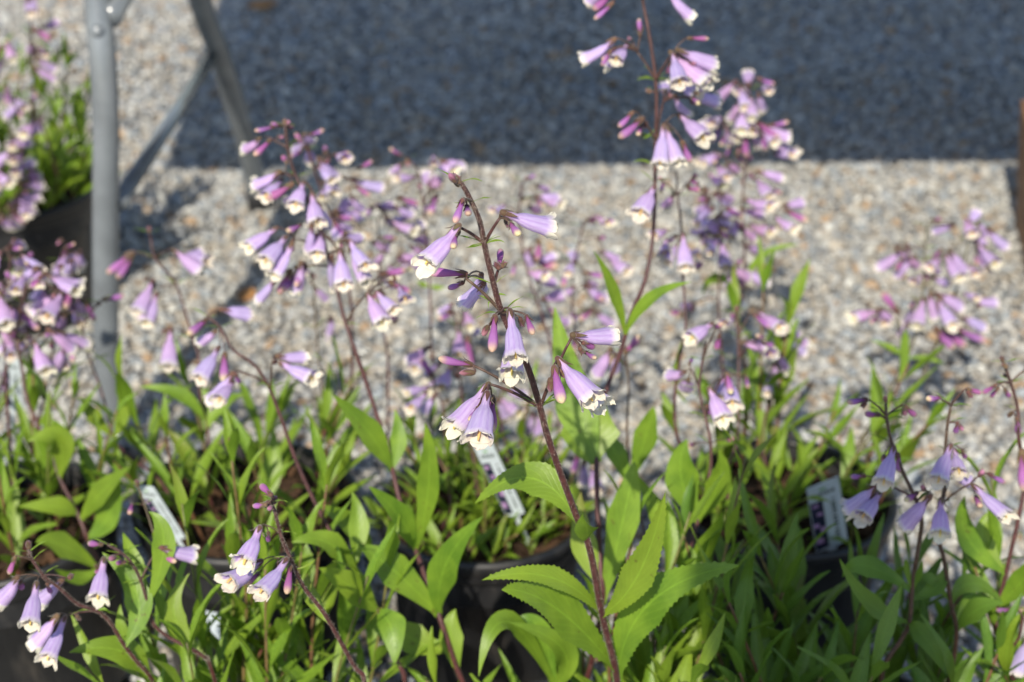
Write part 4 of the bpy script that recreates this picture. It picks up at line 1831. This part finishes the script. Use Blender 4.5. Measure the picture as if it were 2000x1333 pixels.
H.stem([(-20, 950, 1.5), (-10, 800, 1.56), (20, 700, 1.6), (40, 600, 1.64), (50, 520, 1.67)], '''
n 48 540 60 520
f 62 520 84 548
f 44 522 24 550
b 52 508 62 494
n 40 600 66 590
f 68 592 90 624
f 30 604 8 634
n 30 650 50 640
f 52 644 70 680
f 20 650 0 690
''', 0.0016, 0.0009, root=(-.05, .03), L=.038, leafy=(15, 740), lsize=.075)
H.basal(16, 0.07)

# ---- behind the leg, far left
J = Plant('furthest pot behind the grey table leg, bells crowded above bright upright leaves', -0.580, 2.20, 0.185, pink=True)
J.dense = 0.9
J.stem([(75, 330, 2.2), (67, 247, 2.18), (66, 159, 2.16), (62, 80, 2.14), (60, 10, 2.13)], '''
n 62 60 58 10
f 53 -6 60 34
f 81 56 117 41 -1
n 64 110 74 112
f 70 115 111 140 -1
b 76 104 84 92
b 72 100 66 90
n 65 120 20 100
f 16 84 26 112
f 4 112 -10 145
b 22 92 12 78
n 66 170 20 178
f 14 176 34 205
f 2 180 -22 200
''', 0.0017, 0.001, L=.042, leafy=(68, 200), lsize=.08)
J.stem([(40, 430, 2.08), (36, 390, 2.06), (30, 330, 2.05), (24, 280, 2.04), (20, 250, 2.04)], '''
n 24 275
f 11 283 65 274 -1
f 22 296 -8 322
f 46 298 20 318
f 40 270 20 290
n 30 330
f 21 328 72 316 -1
f -6 335 22 362
f 39 362 87 358 -1
f 48 340 76 344 -1
n 36 385
f 32 381 83 384 -1
f 14 405 42 388
f 32 422 68 408 -1
f 0 420 20 446
f 40 400 52 426
f 10 360 -16 380
b 52 330 66 334
''', 0.0018, 0.001, L=.042)
for k in range(17):
    a = 6.283 * k / 17 + random.uniform(-.2, .2)
    q = random.uniform(.02, .075)
    J.shoot(q * math.cos(a), q * math.sin(a), random.uniform(.10, .2), (math.cos(a) * .03, math.sin(a) * .03), random.choice((4, 5)), 0.075)
J.stem([(100, 400, 2.12), (112, 350, 2.1), (100, 300, 2.08), (84, 250, 2.06), (60, 200, 2.05)], '''
n 84 250 70 236
f 66 240 40 268
f 60 226 80 258
n 66 212 40 200
f 38 204 12 230
f 30 190 50 214
b 60 196 72 184
''', 0.0016, 0.001, L=.042, leafy=(106, 330), lsize=.07)
for k in range(7):
    a = R(-150 + 20 * k)
    J.shoot(.078 * math.cos(a), .078 * math.sin(a), random.uniform(.06, .13), (math.cos(a) * .04, math.sin(a) * .05), 5, 0.085)
J.basal(30, 0.09)

# ---- second row, right
K = Plant('black pot in the second row with a white printed tag, many mauve bells behind', 0.238, 1.520, 0.187, pink=True)
K.dense = 0.8
K.stem([(1423, 1030, 1.44), (1423, 1004, 1.44), (1420, 940, 1.45), (1423, 909, 1.455), (1434, 880, 1.46), (1441, 855, 1.465), (1443, 735, 1.49), (1441, 661, 1.51), (1439, 610, 1.52)], '''
n 1439 612
c 1439 610 1438 596 -1
b 1434 628 1430 612 -1
n 1441 661 1462 618
b 1472 614 1509 641
n 1443 700 1470 670
f 1469 674 1517 697 -1
b 1488 667 1512 676
b 1492 660 1478 655
n 1443 735 1420 730
b 1418 734 1406 775
f 1413 733 1404 785 1 .01
n 1443 735 1456 732
b 1458 736 1461 758
l 1424 905 1440 898 1454 904 5 0
''', 0.0017, 0.001, root=(-.05, -.05), hairy=600, leafy=(1422, 1000), lsize=.07)
K.stem([(1500, 950, 1.55), (1490, 850, 1.58), (1508, 760, 1.61), (1520, 690, 1.63), (1530, 640, 1.65)], '''
n 1528 650 1536 640
f 1540 641 1560 656 -1
f 1526 660 1577 697 -1
n 1516 715 1512 705
f 1512 706 1516 744
f 1501 737 1499 776 1 -.01
b 1524 712 1536 722
''', 0.0015, 0.0009, leafy=(1496, 880), lsize=.065)
K.stem([(1325, 860, 1.42), (1318, 780, 1.44), (1328, 700, 1.47), (1339, 640, 1.49), (1335, 552, 1.51), (1331, 450, 1.54), (1324, 384, 1.56), (1321, 335, 1.58)], '''
n 1332 470 1334 458
f 1334 457 1340 533 1 -.01
b 1322 462 1304 472
f 1322 480 1296 520
n 1324 384 1294 354
c 1294 354 1286 346
b 1296 358 1290 376
n 1324 384 1350 350
b 1348 352 1366 362
c 1352 348 1362 340
c 1344 360 1350 374
l 1338 650 1320 740 1345 790 12 0
''', 0.0016, 0.0009, root=(-.06, .0), hairy=400)
K.stem([(1455, 900, 1.6), (1462, 760, 1.66), (1440, 640, 1.71), (1452, 560, 1.74), (1454, 480, 1.76), (1450, 400, 1.78), (1455, 320, 1.80), (1458, 250, 1.82), (1462, 190, 1.83), (1464, 172, 1.83)], '''
n 1462 180 1440 162
f 1439 158 1399 198
b 1445 168 1440 182
n 1463 178 1462 165
f 1462 168 1461 140 -1
f 1466 190 1470 239 1 -.01
b 1480 153 1513 165
f 1444 195 1426 237
n 1458 240 1412 240
f 1409 234 1366 247
b 1409 248 1391 277
f 1419 248 1424 285
b 1415 268 1408 285
n 1457 270 1490 250
f 1488 244 1548 273 -1
f 1490 256 1516 282 1 -.01
b 1489 256 1496 295
f 1506 288 1546 290 -1
b 1504 246 1540 238
f 1478 240 1464 260
n 1455 310
b 1455 260 1458 308
b 1462 300 1466 312
c 1446 290 1440 300
n 1454 330 1412 306
f 1409 302 1364 322
f 1398 322 1424 352
f 1420 318 1438 336 -1
n 1452 345 1484 336
f 1480 336 1532 352 -1
f 1478 350 1508 392 1
b 1512 370 1526 378
b 1472 352 1466 340
n 1450 400 1450 412
f 1446 408 1496 420 -1
f 1440 430 1424 470
n 1452 420 1524 402
f 1530 402 1574 394 -1
b 1534 412 1578 432
n 1453 460 1450 450
f 1442 444 1476 468 -1
b 1438 436 1450 442
f 1458 480 1480 492 -1
l 1452 560 1490 500 1560 478 16 0
l 1452 560 1395 545 1372 578 22 0
''', 0.0017, 0.0009, root=(0, .04), L=.040)
K.stem([(1430, 880, 1.58), (1410, 700, 1.65), (1404, 600, 1.69), (1406, 500, 1.72), (1408, 420, 1.74), (1404, 360, 1.75)], '''
n 1405 375 1385 388
b 1384 388 1364 390
f 1394 378 1430 398 -1
f 1380 395 1366 415
n 1408 430 1400 424
f 1398 422 1424 440 -1
f 1395 430 1352 438
f 1410 430 1436 410 -1
n 1408 460 1392 458
f 1390 456 1348 448
f 1392 468 1376 506
f 1409 472 1420 533 1 -.01
b 1376 470 1388 478
f 1372 490 1346 500
f 1400 462 1392 440 -1
n 1406 540 1448 528
f 1452 529 1506 556 -1
b 1442 535 1452 562
b 1440 520 1446 508
n 1405 580 1360 590
f 1356 592 1336 600
''', 0.0015, 0.0009, root=(-.03, .05), L=.040)
K.stem([(1660, 900, 1.62), (1741, 781, 1.67), (1772, 700, 1.70), (1790, 647, 1.72), (1804, 559, 1.75), (1806, 500, 1.77), (1811, 440, 1.79)], '''
n 1810 445 1860 440
f 1864 439 1816 454
b 1820 430 1838 428
n 1808 490 1768 482
f 1765 488 1707 529
f 1774 500 1790 520 -1
b 1764 502 1750 529
c 1756 480 1748 484
n 1806 510 1845 496
f 1847 498 1880 550 1 -.01
f 1836 506 1812 526
n 1804 555 1820 545
f 1822 541 1852 554 -1
f 1800 540 1780 552
b 1808 530 1812 546
n 1798 600 1828 578
f 1829 573 1884 607 -1
f 1832 586 1866 645 1 -.01
f 1804 583 1789 645 1 -.01
n 1798 600 1876 600
f 1899 587 1954 592 -1
f 1878 619 1926 645 -1
b 1843 643 1887 677
b 1786 590 1776 600
l 1772 700 1740 680 1700 664 12 0
l 1772 700 1810 700 1846 712 12 0
''', 0.0016, 0.0009, root=(.07, .03), L=.038, green=.5)
K.stem([(1690, 900, 1.62), (1770, 790, 1.67), (1826, 680, 1.72), (1870, 560, 1.76), (1890, 480, 1.79), (1894, 440, 1.8)], '''
n 1893 450
f 1892 439 1911 409 -1
n 1891 470 1916 456
f 1928 445 1972 490 -1
f 1910 478 1951 522 1 -.01
f 1908 486 1938 532 1 .0
b 1905 500 1908 516
f 1898 470 1926 470 -1
''', 0.0015, 0.0009, root=(.075, .04), L=.038, green=.5)
K.stem([(1672, 880, 1.63), (1740, 760, 1.67), (1762, 690, 1.7), (1755, 620, 1.72)], '''
n 1757 630 1730 606
f 1713 608 1658 624
f 1716 604 1740 622
b 1755 612 1722 570 -1
b 1710 620 1700 632
''', 0.0013, 0.0008, root=(.07, .02), green=.5)
for k in range(8):
    a = 6.283 * k / 8 + random.uniform(-.2, .2)
    q = random.uniform(.03, .075)
    K.shoot(q * math.cos(a), q * math.sin(a), random.uniform(.05, .11), (math.cos(a) * .04, math.sin(a) * .03), random.choice((3, 4)), 0.074)
for (x, y, h, lx, ly) in ((-.015, .065, .19, .0, .05), (.0, .07, .15, .01, .04), (.07, .03, .12, .04, .03), (-.03, .06, .16, -.01, .05), (.078, .0, .09, .05, .02), (-.02, -.07, .12, -.01, -.05)):
    K.shoot(x, y, h, (lx, ly), 4, 0.085)
K.basal(20, 0.07)

# ================================================================== printed tags in the pots
def quad_on(name, a, u, v, n, x0, x1, y0, y1, lift, mat, parent, o):
    V = [a + u * x + v * y + n * lift - o for x, y in ((x0, y0), (x1, y0), (x1, y1), (x0, y1))]
    return mobj(name, mesh_from(name, V, [(0, 1, 2, 3)]), mat, parent, smooth=False)


def plant_tag(label, tl, tr, bl, length, nback):
    """a stiff printed plastic tag: top-left and top-right corners, a point down the left edge"""
    u = (tr - tl)
    v = (bl - tl).normalized() * length
    n = u.cross(v).normalized()
    if n.dot(CAMP - tl) < 0: n = -n
    o = tl + v
    e = empty('plant_tag', o, label, 'plant tag')
    # body with a stake that narrows towards the soil
    outl = [(0, 0), (1, 0), (1, .97), (.64, 1.0), (.58, 1.5), (.42, 1.5), (.36, 1.0), (0, .97)]
    th = 0.0007
    V = [tl + u * x + v * y - o for x, y in outl] + [tl + u * x + v * y - n * th - o for x, y in outl]
    k = len(outl)
    F = [tuple(range(k)), tuple(reversed(range(k, 2 * k)))] + [(i, i + k, (i + 1) % k + k, (i + 1) % k) for i in range(k)]
    mobj('tag_blade', mesh_from('tag_blade', V, F), M['tagwhite'], e, smooth=False)
    q = lambda nm, x0, x1, y0, y1, mat, lift=0.0004: quad_on(nm, tl, u, v, n, x0, x1, y0, y1, lift, mat, e, o)
    q('logo', .36, .56, .07, .105, M['taggreen'])
    for i, (x0, x1) in enumerate(((.14, .22), (.25, .31), (.34, .42), (.45, .52), (.55, .62), (.65, .71), (.74, .82))):
        q('letter_mark', x0, x1, .125 + .006 * (i % 2), .175, M['taggrey'])
    q('picture', .03, .42, .24, .95, M['tagdark'])
    for (x0, x1, y0, y1) in ((.08, .28, .27, .32), (.18, .36, .40, .45), (.06, .22, .55, .61), (.24, .40, .62, .70), (.08, .30, .78, .86)):
        q('picture_flower', x0, x1, y0, y1, M['tagpurple'], 0.0008)
    for i in range(12):
        q('letter_mark', .66 + .02 * (i % 3 == 0), .80, .27 + i * .052, .27 + i * .052 + (.038 if i % 4 else .02), M['taggrey'])
    return e


def tag_px(label, tl, tr, bl, d0, lean, length):
    a, b_, c = W(tl[0], tl[1], d0), W(tr[0], tr[1], d0), W(bl[0], bl[1], d0 + lean)
    return plant_tag(label, a, b_, c, length, 0)


tag_px('white printed plant tag tilted to one side in the pot by the table leg', (262, 948), (300, 952), (330, 1055), 1.42, .01, .062)
tag_px('white plant tag leaning among small leaves in the middle pot', (924, 872), (962, 866), (1008, 1050), 1.435, .02, .085)
tag_px('upright white plant tag with grey lettering in the shaded right pot', (1575, 956), (1638, 930), (1592, 1066), 1.44, .006, .071)
tag_px('pale plant tag half hidden behind the crowded pink bells', (0, 700), (40, 704), (4, 780), 1.62, .01, .06)

# paper price label stuck on the black pot beside the slanting tag
def pot_sticker(pl, ang0, ang1, z0, z1):
    V, F = [], []
    n = 8
    for j, z in enumerate((z0, z1)):
        r = (pl.r * 0.80 + (pl.r - 0.006 - pl.r * 0.80) * (z - 0.008) / (pl.h - 0.034)) + 0.0008
        for i in range(n + 1):
            a = ang0 + (ang1 - ang0) * i / n
            V.append((r * math.cos(a), r * math.sin(a), z))
    for i in range(n): F.append((i, i + 1, n + 2 + i, n + 1 + i))
    mobj('price_label', mesh_from('price_label', V, F), M['tagwhite'], pl.pot)


pot_sticker(Fp, R(-112), R(-92), 0.075, 0.108)

# ================================================================== litter on the gravel
def dry_leaf(label, p, size, rot):
    V, F = [], []
    n = 7
    for i in range(n + 1):
        t = i / n
        w = math.sin(math.pi * min(1, t * 1.05)) ** .7 * .34 * size + .0004
        for u in (-1, -.4, .4, 1):
            V.append((t * size, u * w, 0.012 * size * 10 * (u * u * .25 + .15 * math.sin(t * 7 + u)) * .5 + .004))
    for i in range(n):
        for k in range(3):
            F.append((i * 4 + k, i * 4 + k + 1, i * 4 + k + 5, i * 4 + k + 4))
    o = mobj('dry_leaf', mesh_from('dry_leaf', V, F), M['dryleaf'])
    o.location = p; o.rotation_euler = (R(6), R(-5), rot)
    tag(o, label, 'dry leaf')
    md = o.modifiers.new('thickness', 'SOLIDIFY'); md.thickness = 0.0006


dry_leaf('curled brown dry leaf beside the edge of the table shade', G(482, 22) + Vector((0, 0, .004)), .055, R(8))
dry_leaf('reddish brown dry leaf lying in the shadow of the table leg', G(470, 600) + Vector((0, 0, .004)), .035, R(70))

# ================================================================== the photographer, whose shade falls on the right-hand pots
def skinned(name, edges, mats, parent, sub=1, root=None):
    pts, idx, E_ = [], {}, []
    for a, b in edges:
        for q in (a, b):
            if q[0] not in idx:
                idx[q[0]] = len(pts); pts.append(q)
        E_.append((idx[a[0]], idx[b[0]]))
    me = bpy.data.meshes.new(name)
    me.from_pydata([q[1] for q in pts], E_, [])
    o = mobj(name, me, mats, parent, smooth=False)
    sk = o.modifiers.new('skin', 'SKIN')
    sk.use_smooth_shade = True
    for i, q in enumerate(pts):
        me.skin_vertices[0].data[i].radius = (q[2], q[3] if len(q) > 3 else q[2])
        me.skin_vertices[0].data[i].use_root = (q[0] == root)
    sb = o.modifiers.new('smooth', 'SUBSURF'); sb.levels = sb.render_levels = sub
    return o


PO = Vector((-0.065, -0.30, 0))
person = empty('person', PO, 'person standing behind the pots in a dark shirt, holding a camera', 'person')
person.scale = (1.06, 1.06, 1.06)
hip = ('hip', (0, -.02, .86), .15, .11); belly = ('belly', (0, -.02, 1.0), .14, .10); chest = ('chest', (0, -.01, 1.17), .16, .11)
neckb = ('neckb', (0, .0, 1.30), .07, .065); neck = ('neck', (0, .015, 1.36), .052)
ed = [(hip, belly), (belly, chest), (chest, neckb), (neckb, neck)]
for s in (-1, 1):
    sh = (f'sh{s}', (s * .165, -.01, 1.25), .062); el = (f'el{s}', (s * .21, .03, 1.01), .045); wr = (f'wr{s}', (s * .095, .19, 1.10), .028)
    ed += [(chest, sh), (sh, el), (el, wr)]
    palm = (f'pa{s}', (s * .07, .225, 1.125), .034, .02)
    ed += [(wr, palm)]
    for k in range(4):
        a_ = (f'fa{s}{k}', (s * (.062 - .004 * k), .25 + .002 * k, 1.165 - .018 * k), .009); c_ = (f'fc{s}{k}', (s * .03, .262, 1.165 - .018 * k), .008)
        ed += [(palm, a_), (a_, c_)]
    th_ = (f'ta{s}', (s * .06, .20, 1.145), .010); t2 = (f'tb{s}', (s * .035, .205, 1.16), .009)
    ed += [(palm, th_), (th_, t2)]
    kn = (f'kn{s}', (s * .105, .01, .48), .062); an = (f'an{s}', (s * .11, -.03, .09), .04); to = (f'to{s}', (s * .125, .12, .045), .04)
    hj = (f'hj{s}', (s * .095, -.01, .80), .092)
    ed += [(hip, hj), (hj, kn), (kn, an), (an, to)]
body = skinned('body', ed, M['shirt'], person, 1, 'hip')
bm = bmesh.new()
bmesh.ops.create_icosphere(bm, subdivisions=4, radius=1)
for v in bm.verts:
    x, y, z = v.co
    w = .078 * (1 - .22 * max(0, -z)) ; dpt = .098
    ny = y * dpt
    if y > .75 and abs(x) < .22: ny += .018 * max(0, 1 - abs(z + .12) * 3.2)          # nose
    if y > .7 and .18 < abs(x) < .5 and -.02 < z < .22: ny -= .006                      # eye sockets
    if y > .7 and abs(x) < .3 and -.52 < z < -.42: ny += .004                            # mouth
    v.co = (x * w, ny, z * .118)
me = bpy.data.meshes.new('head'); bm.to_mesh(me); bm.free()
hd = mobj('head', me, M['skin'], person); hd.location = (0, .035, 1.465); hd.rotation_euler = (R(-22), 0, 0)
for s in (-1, 1):
    ea = mobj('ear', lathe('ear', [(.001, .012), (.016, .008), (.02, 0), (.012, -.006), (.002, -.008)], 14), M['skin'], hd); ea.location = (s * .077, -.01, -.005); ea.rotation_euler = (0, R(90), 0)
    ey = mobj('eye', lathe('eye', [(.001, .010), (.008, .006), (.010, 0), (.006, -.008), (.001, -.01)], 12), M['tagwhite'], hd); ey.location = (s * .028, .078, .012)
bm = bmesh.new()
bmesh.ops.create_icosphere(bm, subdivisions=4, radius=1)
for v in bm.verts:
    x, y, z = v.co
    k = 1 + .05 * noise.noise((x * 6, y * 6, z * 6))
    v.co = (x * .088 * k, y * .106 * k - .008, z * .120 * k + .008)
bmesh.ops.delete(bm, geom=[v for v in bm.verts if (v.co.y > .03 and v.co.z < .06) or v.co.z < -.085], context='VERTS')
me = bpy.data.meshes.new('hair'); bm.to_mesh(me); bm.free()
mobj('hair', me, M['hairbrown'], hd)
photo_cam = empty('camera', PO + Vector((0, .23, 1.165)), 'black camera held in both hands by the standing person', 'camera')
cb = mobj('camera_body', box_mesh('camera_body', (.11, .045, .075), .008, 3), M['darkrubber'], photo_cam); cb.location = (0, 0, .035)
pr_ = mobj('viewfinder_hump', box_mesh('viewfinder_hump', (.045, .04, .025), .006, 2), M['darkrubber'], photo_cam); pr_.location = (0, 0, .08)
V, F = tube([Vector((0, .02, .03)), Vector((0, .03, .03)), Vector((0, .045, .03))], .031, .030, 24)
mobj('lens', mesh_from('lens', V, F), M['darkrubber'], photo_cam)
